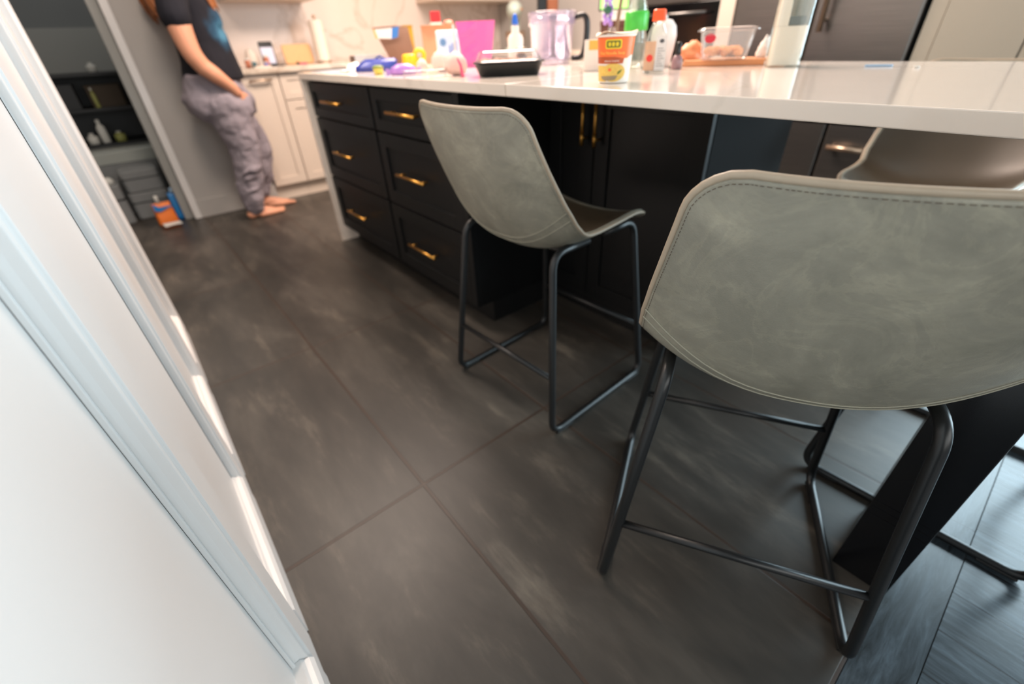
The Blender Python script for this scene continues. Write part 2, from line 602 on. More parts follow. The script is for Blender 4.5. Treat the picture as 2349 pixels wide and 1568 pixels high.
def bar_handle(parent, x, yc, zc, ln, vertical=False):
    """slim bar pull standing off a front that faces -X"""
    b = B()
    r = 0.0055
    if vertical:
        b.tube([(x - 0.03, yc, zc - ln / 2), (x - 0.03, yc, zc + ln / 2)], r, 10)
        b.tube([(x - 0.03, yc, zc - ln / 2 - 0.0), (x - 0.03, yc, zc - ln / 2 + 0.045)], r * 1.25, 10)
        for s in (-1, 1):
            b.tube([(x + 0.001, yc, zc + s * ln * 0.36), (x - 0.03, yc, zc + s * ln * 0.36)], r * 0.8, 8)
    else:
        b.tube([(x - 0.03, yc - ln / 2, zc), (x - 0.03, yc + ln / 2, zc)], r * 1.1, 10)
        for s in (-1, 1):
            b.tube([(x + 0.001, yc + s * ln * 0.40, zc), (x - 0.03, yc + s * ln * 0.40, zc)], r * 0.8, 8)
    h = b.obj('handle', 'brass', parent, smooth=True)
    h['label'] = 'brushed brass bar handle'
    return h


# ------------------------------------------------------------------ island
XF = 0.872     # drawer faces
for k, (y0, y1, side, lab) in enumerate(((1.992, 2.735, 'far', 'black three-drawer island cabinet beside the white waterfall end'),
                                         (1.325, 1.990, 'near', 'black three-drawer island cabinet behind the middle stool'))):
    c = thing('drawer_cabinet', lab, 'cabinet', (0, y0, 0), group='drawer cabinets of the island')
    w = y1 - y0
    B().box(XF + 0.0205, 1.80, 0.0, w, 0.098, 0.874).obj('body', 'navy', c, bevel=0.001)
    B().box(0.952, 1.74, 0.0, w, 0.0, 0.0975).obj('toe_kick', 'black', c)
    for z0, z1, hz in ((0.705, 0.862, 0.785), (0.402, 0.697, 0.552), (0.104, 0.394, 0.245)):
        d = shaker(B(), XF, 0.006 + (0.03 if k else 0), w - 0.012, z0, z1).obj('drawer', 'navy', c, bevel=0.0012)
        bar_handle(d, XF, w * 0.5 + 0.03, hz, 0.225)
    if k:
        B().box(XF, XF + 0.02, 0.0, 0.034, 0.098, 0.874).obj('side_panel', 'navy', c)

kc = thing('door_cabinet', 'black two-door cabinet set back under the island overhang', 'cabinet', (0, 0.64, 0))
B().box(1.2905, 1.80, 0.040, 0.684, 0.098, 0.874).obj('body', 'matt_black', kc)
B().box(1.315, 1.74, 0.040, 0.684, 0.0, 0.0975).obj('toe_kick', 'black', kc)
for y0, y1, hy in ((0.042, 0.458, 0.435), (0.464, 0.682, 0.492)):
    d = shaker(B(), 1.27, y0, y1, 0.104, 0.862, fr=0.06).obj('door', 'navy', kc, bevel=0.0012)
    bar_handle(d, 1.27, hy, 0.765, 0.16, vertical=True)

pc = thing('support_post', 'square black post carrying the near end of the island top', 'post', (0.874, -0.117, 0))
B().box(0.0, 0.20, 0.0, 0.10, 0.0, 0.874).obj('post', 'gloss_black', pc, bevel=0.002)
for z in (0.185, 0.205, 0.222):
    B().box(-0.0012, 0.0, 0.004, 0.096, z, z + 0.004).obj('groove_trim', 'gloss_black', pc)

ct = thing('island_worktop', 'long white quartz worktop with waterfall end on the black island', 'worktop', (0.848, -0.12, 0))
top = B().box(0.0, 0.975, 0.0, 1.175, 0.8745, 0.904).box(0.0, 0.975, 1.1765, 2.885, 0.8745, 0.904)
top.obj('top_slab', 'quartz', ct, bevel=0.002)
B().box(0.0006, 0.9744, 1.175, 1.1765, 0.875, 0.9036).obj('slab_joint', 'quartz_seam', ct)
B().box(0.0, 0.975, 2.860, 2.885, 0.0, 0.8743).obj('waterfall_end', 'quartz', ct, bevel=0.002)


# ------------------------------------------------------------------ stools
def shell_grid():
    prof = [(-0.079, 0.880), (-0.067, 0.818), (-0.040, 0.725), (-0.008, 0.640), (0.035, 0.568), (0.095, 0.527),
            (0.17, 0.519), (0.26, 0.528), (0.345, 0.540), (0.405, 0.543), (0.435, 0.535)]
    us = [0, .004, .012, .022, .034, .048, .065] + [0.065 + 0.87 * i / 40 for i in range(1, 40)] + [.935, .952, .966, .978, .988, .996, 1]
    P, tot = catmull([(0, y, z) for y, z in prof], us)
    fine, _ = catmull([(0, y, z) for y, z in prof], [i / 200 for i in range(201)])
    O = []; I = []; NN = []
    nt = 31
    for k, u in enumerate(us):
        i0 = max(0, int(u * 200) - 2); i1 = min(200, int(u * 200) + 2)
        t = (fine[i1] - fine[i0]).normalized()
        nrm = Vector((0, -t.z, t.y))          # towards the sitter
        if nrm.dot(Vector((0, 0.7, 0.7))) < 0: nrm = -nrm
        d = u * tot
        # half width along the shell
        ws = [(0, 0.188), (0.06, 0.197), (0.12, 0.207), (0.19, 0.218), (0.26, 0.226), (0.33, 0.229), (0.42, 0.221), (0.55, 0.210), (0.70, 0.201), (tot, 0.194)]
        for a, b in zip(ws, ws[1:]):
            if a[0] <= d <= b[0] + 1e-6:
                w = a[1] + (b[1] - a[1]) * (d - a[0]) / (b[0] - a[0]); break
        for dd, r in ((d, 0.045), (tot - d, 0.055)):
            if dd < r: w -= r - math.sqrt(max(0, r * r - (r - dd) ** 2))
        # wrap depth
        wr = [(0, 0.040), (0.15, 0.050), (0.30, 0.060), (0.40, 0.066), (0.52, 0.062), (0.68, 0.050), (tot, 0.030)]
        for a, b in zip(wr, wr[1:]):
            if a[0] <= d <= b[0] + 1e-6:
                h = a[1] + (b[1] - a[1]) * (d - a[0]) / (b[0] - a[0]); break
        ro = []; ri = []
        for j in range(nt):
            x = w * math.sin((j / (nt - 1) * 2 - 1) * PI / 2 * 0.985) / math.sin(PI / 2 * 0.985)
            q = abs(x) / 0.215
            dz = h * q ** 2.3
            lower = 0.012 * (1 - min(1, abs(d) / 0.1)) * (1 - q * q) * 0
            p = Vector((x, P[k].y, P[k].z)) + nrm * dz + Vector((0, 0, -lower))
            slope = 2.3 * h / 0.215 * q ** 1.3 * (1 if x > 0 else -1)
            nn = (nrm - Vector((slope, 0, 0))).normalized()
            ro.append(p); ri.append(p + nn * 0.014)
        O.append(ro); I.append(ri); NN.append(nrm)
    return O, I


def shell_parts():
    O, I = shell_grid()
    nr, nt = len(O), len(O[0])
    loop = [(0, j) for j in range(nt)] + [(i, nt - 1) for i in range(1, nr)] + [(nr - 1, j) for j in range(nt - 2, -1, -1)] + [(i, 0) for i in range(nr - 2, 0, -1)]
    v = [p for r in O for p in r] + [p for r in I for p in r]
    off = nr * nt
    f = []; fi = []
    for i in range(nr - 1):
        for j in range(nt - 1):
            a, b, c, d = i * nt + j, i * nt + j + 1, (i + 1) * nt + j + 1, (i + 1) * nt + j
            f.append((a, b, c, d))
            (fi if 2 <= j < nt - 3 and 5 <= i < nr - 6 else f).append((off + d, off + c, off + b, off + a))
    m = len(loop)
    mid = []; outs = []; inn = []
    cen = sum((O[i][j] for i, j in loop), Vector()) / m
    for k, (i, j) in enumerate(loop):
        i0, j0 = loop[k - 2]; i1, j1 = loop[(k + 2) % m]
        t = (O[i1][j1] - O[i0][j0]).normalized()
        n = (I[i][j] - O[i][j]).normalized()
        o = t.cross(n).normalized()
        outs.append(o); inn.append(n)
    if sum(outs[k].dot(O[i][j] - cen) for k, (i, j) in enumerate(loop)) < 0: outs = [-o for o in outs]
    for k, (i, j) in enumerate(loop):
        mid.append((O[i][j] + I[i][j]) / 2 + outs[k] * 0.004)
    base = len(v)
    v += mid
    for k in range(m):
        a = loop[k]; b = loop[(k + 1) % m]
        oa, ob = a[0] * nt + a[1], b[0] * nt + b[1]
        f.append((oa, ob, base + (k + 1) % m, base + k))
        f.append((base + k, base + (k + 1) % m, off + ob, off + oa))
    shell = B().add(v, f)
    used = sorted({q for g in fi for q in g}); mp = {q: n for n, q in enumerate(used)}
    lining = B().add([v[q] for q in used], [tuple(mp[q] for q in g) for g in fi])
    pip = B().tube([mid[k] - inn[k] * 0.003 + outs[k] * 0.0005 for k in range(m)], 0.0042, 10, closed=True)
    st = B()
    for k in range(m):
        i, j = loop[k]; i2, j2 = loop[(k + 1) % m]
        a = O[i][j] - outs[k] * 0.003 - inn[k] * 0.0004
        b = O[i2][j2] - outs[(k + 1) % m] * 0.003 - inn[(k + 1) % m] * 0.0004
        L = (b - a).length
        n = max(1, int(L / 0.006 + 0.5))
        for q in range(n):
            p0 = a.lerp(b, (q + 0.15) / n); p1 = a.lerp(b, (q + 0.75) / n)
            st.tube([p0, p1], 0.0004, 5)
    # welt across the lower back, two fine rows
    sm = B()
    for row in (21, 22):
        pts = [O[row][j] + (O[row + 1][j] - O[row][j]) * (0.6 if row == 22 else 0.1) + (O[row][j] - I[row][j]).normalized() * 0.0006 for j in range(nt)]
        pts = [p + (O[row + 1][j] - O[row][j]) * (2.0 - 5.2 * (abs(p.x) / 0.22) ** 2.4) for j, p in enumerate(pts)]
        # re-seat the row on the outer surface
        out = []
        for j, p in enumerate(pts):
            best = min(range(nr - 1), key=lambda q: (O[q][j] - p).length)
            seg = O[min(nr - 1, best + 1)][j] - O[max(0, best - 1)][j]
            t = (p - O[best][j]).dot(seg) / seg.length_squared
            out.append(O[best][j] + seg * t + (O[best][j] - I[best][j]).normalized() * 0.0006)
        sm.tube(out, 0.0013, 6)
    return shell, pip, st, sm, lining


def make_stool(label):
    t = thing('counter_stool', label, 'stool')
    sh, pip, st, sm, ln = shell_parts()
    s = sh.obj('seat_shell', 'leather', t, smooth=True)
    a = pip.obj('piping', 'piping', s, smooth=True); a['label'] = 'piped leather edge tinted tan for the warm light'
    st.obj('stitching', 'stitch', s)
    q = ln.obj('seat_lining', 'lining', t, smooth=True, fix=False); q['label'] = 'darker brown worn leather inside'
    sm.obj('seam_welt', 'seam', s, smooth=True)
    r = 0.0102
    for sx in (-1, 1):
        rear = Vector((sx * 0.232, 0.0, 0.0)); front = Vector((sx * 0.232, 0.450, 0.0))
        top_r = Vector((sx * 0.178, 0.052, 0.556)); top_f = Vector((sx * 0.176, 0.392, 0.556))
        up = Vector((0, 0, r))
        pts = fillet([Vector((sx * 0.155, 0.19, 0.545)), top_r, rear + up, front + up, top_f, Vector((sx * 0.155, 0.25, 0.548))], 0.05)
        pts = fillet([top_r.lerp(top_f, 0.4) + Vector((0, 0, -0.002)), top_r, rear + up, front + up, top_f, top_r.lerp(top_f, 0.6) + Vector((0, 0, -0.002))], 0.045, 8)
        fr = B().tube(pts, r, 14).obj('side_frame', 'tube', t, smooth=True)
        for y0, y1 in ((0.018, 0.085), (0.365, 0.432)):
            g = B().tube([(sx * 0.232, y0, 0.0068), (sx * 0.232, (y0 + y1) / 2, 0.0068), (sx * 0.232, y1, 0.0068)], 0.0118, 12, squash=0.56)
            g.obj('foot_pad', 'rubber', fr, smooth=False)
    def leg_at(z, front):
        a = Vector((0.232, 0.450 if front else 0.0, 0.0)); b = Vector((0.176 if front else 0.178, 0.392 if front else 0.052, 0.556))
        return a.lerp(b, z / 0.556)
    for front in (False, True):
        p = leg_at(0.198, front)
        B().tube([(-p.x, p.y, p.z), (p.x, p.y, p.z)], 0.0078, 12).obj('footrest_bar', 'tube', t, smooth=True)
    for y in (0.15, 0.31):
        B().tube([(-0.176, y, 0.549), (-0.10, y, 0.520), (0.10, y, 0.520), (0.176, y, 0.549)], 0.007, 10).obj('seat_support', 'tube', t, smooth=True)
    return t


def copy_tree(o, parent=None):
    c = o.copy()
    COL.objects.link(c)
    if parent: c.parent = parent
    for ch in list(o.children): copy_tree(ch, c)
    return c


def place(o, x, y, ang):
    """ang: heading of the seat, radians from +X"""
    o.location = (x, y, 0)
    o.rotation_euler = (0, 0, ang - PI / 2)


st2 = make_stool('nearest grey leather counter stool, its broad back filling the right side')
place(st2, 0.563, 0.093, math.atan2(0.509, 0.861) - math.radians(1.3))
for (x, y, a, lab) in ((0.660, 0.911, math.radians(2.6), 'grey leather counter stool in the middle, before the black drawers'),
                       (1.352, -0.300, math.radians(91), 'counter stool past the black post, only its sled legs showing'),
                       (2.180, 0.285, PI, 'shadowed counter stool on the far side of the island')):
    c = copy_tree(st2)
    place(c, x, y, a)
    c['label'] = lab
for o in [x for x in COL.objects if x.get('category') == 'stool']: o['group'] = 'counter stools around the island'

#@@REST
# ------------------------------------------------------------------ back run of cream cabinets
YB = 3.972
ux = [(0.824, 1.078, 'cream base cabinet beside the wall pier, behind the person'), (1.080, 1.560, 'cream drawer-topped base cabinet left of the black island'),
      (1.562, 2.20, 'cream base cabinet hidden behind the island end'), (2.202, 2.985, 'cream corner base cabinet behind the island')]
for k, (x0, x1, lab) in enumerate(ux[:2]):
    c = thing('base_cabinet', lab, 'cabinet', (x0, YB, 0), group='cream cabinets of the back run')
    w = x1 - x0
    B().box(0, w, 0.021, 0.627, 0.1, 0.872).obj('body', 'cream_cab', c)
    B().box(0, w, 0.045, 0.60, 0.0, 0.0995).obj('toe_kick', 'cream_cab', c)
    if k == 0:
        d = shaker_y(B(), 0, 0.003, w - 0.003, 0.115, 0.866).obj('door', 'cream_cab', c, bevel=0.001)
        h = B().tube([(0.045, -0.028, 0.832), (0.200, -0.028, 0.832)], 0.007, 10)
        for xx in (0.06, 0.185): h.tube([(xx, 0.001, 0.832), (xx, -0.028, 0.832)], 0.005, 8)
        h.obj('handle', 'nickel', d, smooth=True)
    else:
        d = shaker_y(B(), 0, 0.003, w - 0.003, 0.115, 0.690).obj('door', 'cream_cab', c, bevel=0.001)
        d = shaker_y(B(), 0, 0.003, w - 0.003, 0.697, 0.866).obj('drawer', 'cream_cab', c, bevel=0.001)
wt = thing('back_worktop', 'pale veined worktop along the back wall', 'worktop', (0.822, 3.94, 0))
M['worktop2'] = marble_mat('veined_pale_worktop', (214, 200, 184), (150, 130, 112), 2.2, 0.25, 0.06)
B().box(0, 2.82, 0, 0.658, 0.8735, 0.904).obj('top_slab', 'worktop2', wt, bevel=0.002)

for x0, x1, lab in ((0.975, 1.590, 'white wall cabinet above the worktop, left of the hood light'),
                    (2.660, 3.640, 'white wall cabinet in the kitchen corner, above the cardboard box')):
    c = thing('wall_cabinet', lab, 'cabinet', (x0, 4.26, 1.315))
    w = x1 - x0
    B().box(0, w, 0.021, 0.339, 0.0, 0.80).obj('body', 'cream_cab', c, bevel=0.001)
    for i in range(2):
        shaker_y(B(), 0, w / 2 * i + 0.003, w / 2 * (i + 1) - 0.003, 0.003, 0.797).obj('door', 'cream_cab', c, bevel=0.001)
hd = thing('range_hood', 'white range hood over the back worktop, glowing warm underneath', 'hood', (1.62, 4.20, 1.66))
B().prism([(0, 0), (0.38, 0), (0.38, 0.45), (0.20, 0.45), (0, 0.10)], 0, 1.0, 'x').obj('canopy', 'cream_cab', hd, bevel=0.003)

# ------------------------------------------------------------------ right wall: tall cabinets, fridge, oven, side run
def tall_unit(y0, y1, lab):
    c = thing('tall_cabinet', lab, 'cabinet', (3.0, y0, 0), group='tall beige cabinets')
    w = y1 - y0
    B().box(0.021, 0.645, 0, w, 0.0, 2.4).obj('body', 'beige_cab', c)
    B().box(0.0, 0.0205, 0.003, w - 0.001, 0.1, 2.395).obj('door', 'beige_cab', c, bevel=0.0015)


B_f = B().box(3.005, 3.645, 0.642, 0.702, 0.0, 2.4).obj('filler_panel', 'beige_cab')
tag(B_f, 'narrow beige filler panel right of the steel fridge', 'panel')
tall_unit(0.342, 0.640, 'tall beige cabinet, second right of the steel fridge')
tall_unit(0.045, 0.340, 'tall beige cabinet at the right edge, farthest from the fridge')
fr = thing('fridge', 'stainless steel fridge with vertical bar handles', 'fridge', (2.985, 0.715, 0))
B().box(0.06, 0.66, 0, 0.888, 0.03, 2.1).obj('body', 'dark_gap', fr)
for y0, y1 in ((0.006, 0.458), (0.470, 0.885)):
    d = B().prism(rrect(0, 0.058, y0, y1, 0.012), 0.565, 2.09).obj('door', 'steel', fr, smooth=False)
    hy = 0.392 if y0 < 0.1 else 0.53
    h = B().tube([(-0.055, hy, 0.97), (-0.055, hy, 1.75)], 0.013, 12)
    for z in (1.02, 1.70): h.tube([(0.002, hy, z), (-0.055, hy, z)], 0.008, 8)
    h.obj('handle', 'nickel', d, smooth=True)
d = B().prism(rrect(0, 0.058, 0.006, 0.228, 0.012), 0.08, 0.555).obj('freezer_drawer', 'steel', fr)
h = B().tube([(-0.045, 0.02, 0.452), (-0.045, 0.190, 0.452)], 0.013, 12)
for y in (0.04, 0.175): h.tube([(0.002, y, 0.452), (-0.045, y, 0.452)], 0.008, 8)
h.obj('handle', 'nickel', d, smooth=True)
d = B().prism(rrect(0, 0.058, 0.240, 0.458, 0.012), 0.08, 0.555).prism(rrect(0, 0.058, 0.470, 0.885, 0.012), 0.08, 0.555).obj('freezer_drawer', 'steel', fr)

op = B().box(2.990, 3.645, 1.608, 1.700, 0.0, 2.4).obj('filler_panel', 'cream_cab')
tag(op, 'pale panel between the steel fridge and the black oven', 'panel')
ov = thing('oven_column', 'tall oven column with black glass, left of the fridge', 'oven', (3.0, 1.705, 0))
B().box(0.021, 0.645, 0, 0.60, 0.0, 2.4).obj('body', 'cream_cab', ov)
B().box(0.0, 0.0205, 0.004, 0.596, 0.70, 1.145).obj('oven_door', 'dark_glass', ov, bevel=0.003)
B().box(-0.004, 0.0205, 0.004, 0.596, 1.150, 1.22).obj('control_panel', 'steel', ov, bevel=0.002)
shaker(B(), 0.0, 0.004, 0.596, 0.1, 0.69).obj('drawer', 'cream_cab', ov, bevel=0.001)
shaker(B(), 0.0, 0.004, 0.596, 1.25, 2.39).obj('door', 'cream_cab', ov, bevel=0.001)
h = B().tube([(-0.045, 0.06, 1.09), (-0.045, 0.54, 1.09)], 0.009, 10)
for y in (0.09, 0.51): h.tube([(0.001, y, 1.09), (-0.045, y, 1.09)], 0.006, 8)
h.obj('handle', 'steel', ov, smooth=True)
for y0, y1, lab in ((2.307, 3.10, 'cream base cabinet left of the oven column'), (3.102, 3.93, 'cream base cabinet in the kitchen corner')):
    c = thing('base_cabinet', lab, 'cabinet', (3.02, y0, 0), group='cream cabinets of the side run')
    w = y1 - y0
    B().box(0.021, 0.62, 0, w, 0.1, 0.872).obj('body', 'cream_cab', c)
    B().box(0.05, 0.6, 0, w, 0.0, 0.0995).obj('toe_kick', 'cream_cab', c)
    shaker(B(), 0, 0.003, w - 0.003, 0.115, 0.866).obj('door', 'cream_cab', c, bevel=0.001)
w2 = thing('side_worktop', 'pale worktop on the side run beneath the tablet', 'worktop', (3.0, 2.307, 0))
B().box(0, 0.648, 0, 1.628, 0.8735, 0.904).obj('top_slab', 'worktop2', w2, bevel=0.002)

# ------------------------------------------------------------------ hall beyond the opening
M['rack'] = mat('black_metal_rack', (14, 15, 16), 0.5)
M['greyfab'] = mat('grey_fabric_bin', (128, 130, 130), 0.9, noise=0.06, nscale=30)
M['offwhite'] = mat('off_white_plastic', (206, 206, 200), 0.5)
rk = thing('storage_rack', 'black open storage rack full of odds and ends in the hall', 'rack', (-0.30, 4.86, 0))
for x in (0.0, 0.53):
    for y in (0.0, 0.34):
        B().box(x, x + 0.025, y, y + 0.025, 0, 0.93).obj('post', 'rack', rk)
for z in (0.44, 0.68, 0.905):
    B().box(0.0, 0.555, 0.0, 0.365, z, z + 0.02).obj('shelf', 'rack', rk)
B().box(0.026, 0.529, 0.352, 0.362, 0.44, 0.90).obj('back_panel', 'rack', rk)
for x0, x1, y0, z0, z1, mm, lab in ((-0.27, -0.10, 4.90, 0.701, 0.86, 'rack', 'black bin on the middle rack shelf'),
                                   (-0.04, 0.17, 4.89, 0.701, 0.845, mat('dark_brown_carton', (62, 50, 36), 0.7), 'dark brown carton on the middle rack shelf, at its right')):
    o = thing('storage_box', lab, 'box', ((x0 + x1) / 2, y0 + 0.1, z0))
    w = (x1 - x0) / 2
    B().prism(rrect(-w, w, -0.1, 0.1, 0.012), 0, z1 - z0 - 0.012).obj('box_body', mm, o)
    B().prism(rrect(-w - 0.004, w + 0.004, -0.104, 0.104, 0.014), z1 - z0 - 0.0115, z1 - z0).obj('lid', mm, o)
def bottle(name, lab, cat, loc, prof, m, capm, cap_prof, group=None, rz=0, sx=1, sy=1):
    t = thing(name, lab, cat, loc, rz, group)
    B().lathe(prof, 28, sx=sx, sy=sy).obj('bottle_body', m, t, smooth=True)
    B().lathe(cap_prof, 24).obj('cap', capm, t, smooth=True)
    return t
bprof = lambda r, h: [(r * 0.9, 0), (r, h * 0.03), (r, h * 0.62), (r * 0.85, h * 0.72), (r * 0.4, h * 0.82), (r * 0.38, h * 0.9)]
cprof = lambda r, h: [(r * 0.45, h * 0.89), (r * 0.46, h * 0.9), (r * 0.45, h), (r * 0.3, h * 1.01)]
M['yg'] = mat('yellow_green_bottle', (148, 150, 84), 0.4)
for x, y, z, r, h, mm, lab in ((-0.065, 4.93, 0.461, 0.028, 0.16, 'offwhite', 'tall white bottle on the lower rack shelf'),
                               (-0.14, 4.92, 0.461, 0.034, 0.075, 'offwhite', 'squat white pot on the lower rack shelf'),
                               (0.03, 4.92, 0.461, 0.036, 0.07, 'yg', 'squat olive pot on the lower rack shelf, at its right'),
                               (-0.01, 4.875, 0.701, 0.014, 0.13, 'yg', 'slim yellow bottle before the brown carton on the rack'),
                               (0.06, 4.98, 0.926, 0.030, 0.06, 'offwhite', 'white pot on top of the black rack')):
    bottle('bottle', lab, 'bottle', (x, y, z), bprof(r, h), mm, 'offwhite', cprof(r, h), 'bottles on the black rack')
bx = thing('fabric_chest', 'pale-lidded grey chest standing before the black rack', 'chest', (-0.21, 4.55, 0))
B().prism(rrect(0, 0.395, 0, 0.27, 0.02), 0.0, 0.355).obj('chest_body', 'greyfab', bx, bevel=0.004)
B().prism(rrect(-0.006, 0.401, -0.006, 0.276, 0.02), 0.356, 0.435).obj('lid', mat('pale_grey_lid', (160, 164, 158), 0.7), bx, bevel=0.006)
for x0, x1, y0, z0, z1, lab in ((-0.10, 0.15, 4.28, 0.0, 0.185, 'grey fabric bin on the hall floor, under another bin'),
                                (-0.09, 0.145, 4.29, 0.186, 0.335, 'grey fabric bin stacked on top of another'),
                                (-0.26, -0.115, 4.22, 0.0, 0.27, 'dark grey bin at the left, with a white cap on it')):
    o = thing('fabric_bin', lab, 'bin', ((x0 + x1) / 2, y0 + 0.11, z0))
    w = (x1 - x0) / 2
    B().prism(rrect(-w, w, -0.11, 0.11, 0.03), 0, z1 - z0).obj('bin_body', 'greyfab', o, bevel=0.012)
    B().prism(rrect(-w - 0.002, w + 0.002, -0.112, 0.112, 0.03), (z1 - z0) * 0.62, (z1 - z0) * 0.66).obj('band', 'rack', o)
o = B().lathe([(0.028, 0), (0.036, 0.006), (0.034, 0.028), (0.018, 0.044), (0.004, 0.046)], 24).obj('white_cap', 'offwhite', smooth=True)
o.location = (-0.165, 4.30, 0.2705)
tag(o, 'round white cap lying on the dark grey bin', 'cap')
hp = B().box(0.196, 0.220, 4.125, 4.85, 0.01, 2.1).obj('door_leaf', 'hall_wall')
tag(hp, 'open grey door folded back beside the opening to the hall', 'door')

M['orange'] = mat('orange_carton', (228, 118, 40), 0.45)
M['blue'] = mat('bright_blue_carton', (20, 118, 186), 0.4)
M['sky'] = mat('pale_blue_plastic', (150, 178, 204), 0.35)
def pouch(lab, loc, rz, w, h, d, m, band=None, spout=False):
    t = thing('refill_pouch', lab, 'pouch', loc, rz)
    b = B()
    rings = []
    for k in range(9):
        u = k / 8
        rings.append((0, 0, u * h, w / 2 * (1 - 0.12 * u), d / 2 * (1 - 0.75 * u ** 2.2)))
    v = []; n = 28; f = []
    for cx, cy, z, rx, ry in rings:
        for i in range(n):
            a = 2 * PI * i / n
            c, s_ = math.cos(a), math.sin(a)
            v.append((rx * math.copysign(abs(c) ** 0.35, c), ry * math.copysign(abs(s_) ** 0.55, s_), z))
    for j in range(8):
        for i in range(n):
            k2 = (i + 1) % n
            f.append((j * n + i, j * n + k2, (j + 1) * n + k2, (j + 1) * n + i))
    f.append(tuple(range(n))[::-1]); f.append(tuple(range(8 * n, 9 * n)))
    b.add(v, f).obj('pouch_body', m, t, smooth=True)
    return t
p = pouch('orange and white pouch with a handle spout on the hall floor', (0.06, 4.02, 0), 0.10, 0.125, 0.15, 0.075, 'orange')
B().prism([(-0.052, 0.095), (0.052, 0.115), (0.052, 0.19), (0.0, 0.178), (-0.052, 0.19)], -0.038, -0.0345, 'y').obj('upper_panel', 'offwhite', p)
B().prism([(-0.054, 0.108), (-0.02, 0.100), (0.03, 0.118), (0.054, 0.118), (0.054, 0.128), (-0.02, 0.128), (-0.054, 0.16)], -0.0395, -0.0382, 'y').obj('blue_stripe', 'blue', p)
B().lathe([(0.018, 0.06), (0.018, 0.0605), (0.010, 0.0605), (0.010, 0.06)], 20).obj('round_emblem', mat('grey_emblem', (150, 140, 120), 0.5), p)
e = p.children[-1]; e.rotation_euler = (PI / 2, 0, 0); e.location = (0.0, 0.023, 0.062)
B().tube([(-0.012, 0, 0.148), (-0.012, 0, 0.185), (-0.008, 0, 0.20)], 0.012, 12).obj('spout', 'offwhite', p, smooth=True)
p2 = pouch('tall blue pouch right of the orange one on the hall floor', (0.165, 4.09, 0), 0.15, 0.095, 0.19, 0.06, 'blue')
B().tube([(-0.012, 0, 0.188), (-0.006, 0, 0.212), (0.01, 0, 0.214)], 0.014, 12).obj('spout', 'sky', p2, smooth=True)

# ------------------------------------------------------------------ the person
M['skin'] = mat('skin', (206, 146, 116), 0.55, noise=0.03, nscale=8)
M['shirt'] = shirt_mat()
M['trouser'] = mat('mauve_grey_sweatpants', (138, 130, 138), 0.95, noise=0.08, nscale=9, bump=0.6)
M['hair'] = mat('auburn_hair', (142, 84, 44), 0.5, noise=0.35, nscale=40)
pr = thing('person', 'barefoot person in navy printed T-shirt and grey sweatpants, hand in pocket', 'person', (0.615, 3.757, 0))
def remesh(o, vox=0.007, sm=3):
    r = o.modifiers.new('remesh', 'REMESH'); r.mode = 'VOXEL'; r.voxel_size = vox; r.use_smooth_shade = True
    s = o.modifiers.new('smooth', 'SMOOTH'); s.factor = 0.5; s.iterations = sm
def limb(b, pts, rads, k=14):
    P, _ = catmull(pts, k)
    R_ = [rads[0]] * k
    for i in range(k):
        u = i / (k - 1) * (len(rads) - 1); j = min(len(rads) - 2, int(u)); R_[i] = rads[j] + (rads[j + 1] - rads[j]) * (u - j)
    b.tube(P, R_, 16)
    for p, r in ((P[0], R_[0]), (P[-1], R_[-1])): b.ball(p.x, p.y, p.z, r, n=14, m=10)
# body: near (right) side is -Y, she faces +X
bd = B()
bd.loft([(0.0, 0, 0.74, 0.10, 0.14), (0.01, 0, 0.84, 0.125, 0.155), (0.03, 0, 0.95, 0.125, 0.140), (0.03, 0, 1.08, 0.115, 0.135), (0.02, 0, 1.22, 0.110, 0.155),
         (0.0, 0, 1.32, 0.085, 0.165), (-0.01, 0, 1.365, 0.06, 0.12), (-0.01, 0, 1.40, 0.05, 0.06), (0.0, 0, 1.46, 0.048, 0.05)])
# head
bd.ball(0.015, 0, 1.565, 0.092, 0.073, 0.105, 24, 16)
bd.ball(0.055, 0, 1.515, 0.050, 0.050, 0.055)
limb(bd, [(0.102, 0, 1.575), (0.120, 0, 1.550), (0.118, 0, 1.537)], [0.009, 0.012, 0.013], 6)
for s in (-1, 1):
    bd.ball(0.0, s * 0.074, 1.55, 0.018, 0.008, 0.030, 12, 8)
# right arm (towards the camera), hand in pocket
limb(bd, [(-0.075, -0.165, 1.315), (-0.098, -0.205, 1.17), (-0.092, -0.222, 1.02), (-0.055, -0.218, 0.935)], [0.062, 0.066, 0.057, 0.047])
limb(bd, [(-0.060, -0.219, 0.945), (0.000, -0.214, 0.885), (0.055, -0.200, 0.830), (0.078, -0.190, 0.797)], [0.048, 0.046, 0.036, 0.029])
bd.ball(0.095, -0.172, 0.765, 0.032, 0.018, 0.042)
for k, (dx, L) in enumerate(((0.026, 0.062), (0.010, 0.070), (-0.006, 0.066), (-0.020, 0.052))):
    limb(bd, [(0.100 + dx, -0.168, 0.745), (0.108 + dx, -0.160, 0.745 - L * 0.55), (0.104 + dx, -0.150, 0.745 - L)], [0.0095, 0.009, 0.0075], 7)
limb(bd, [(0.112, -0.165, 0.785), (0.138, -0.155, 0.770), (0.150, -0.148, 0.745)], [0.012, 0.011, 0.009], 7)
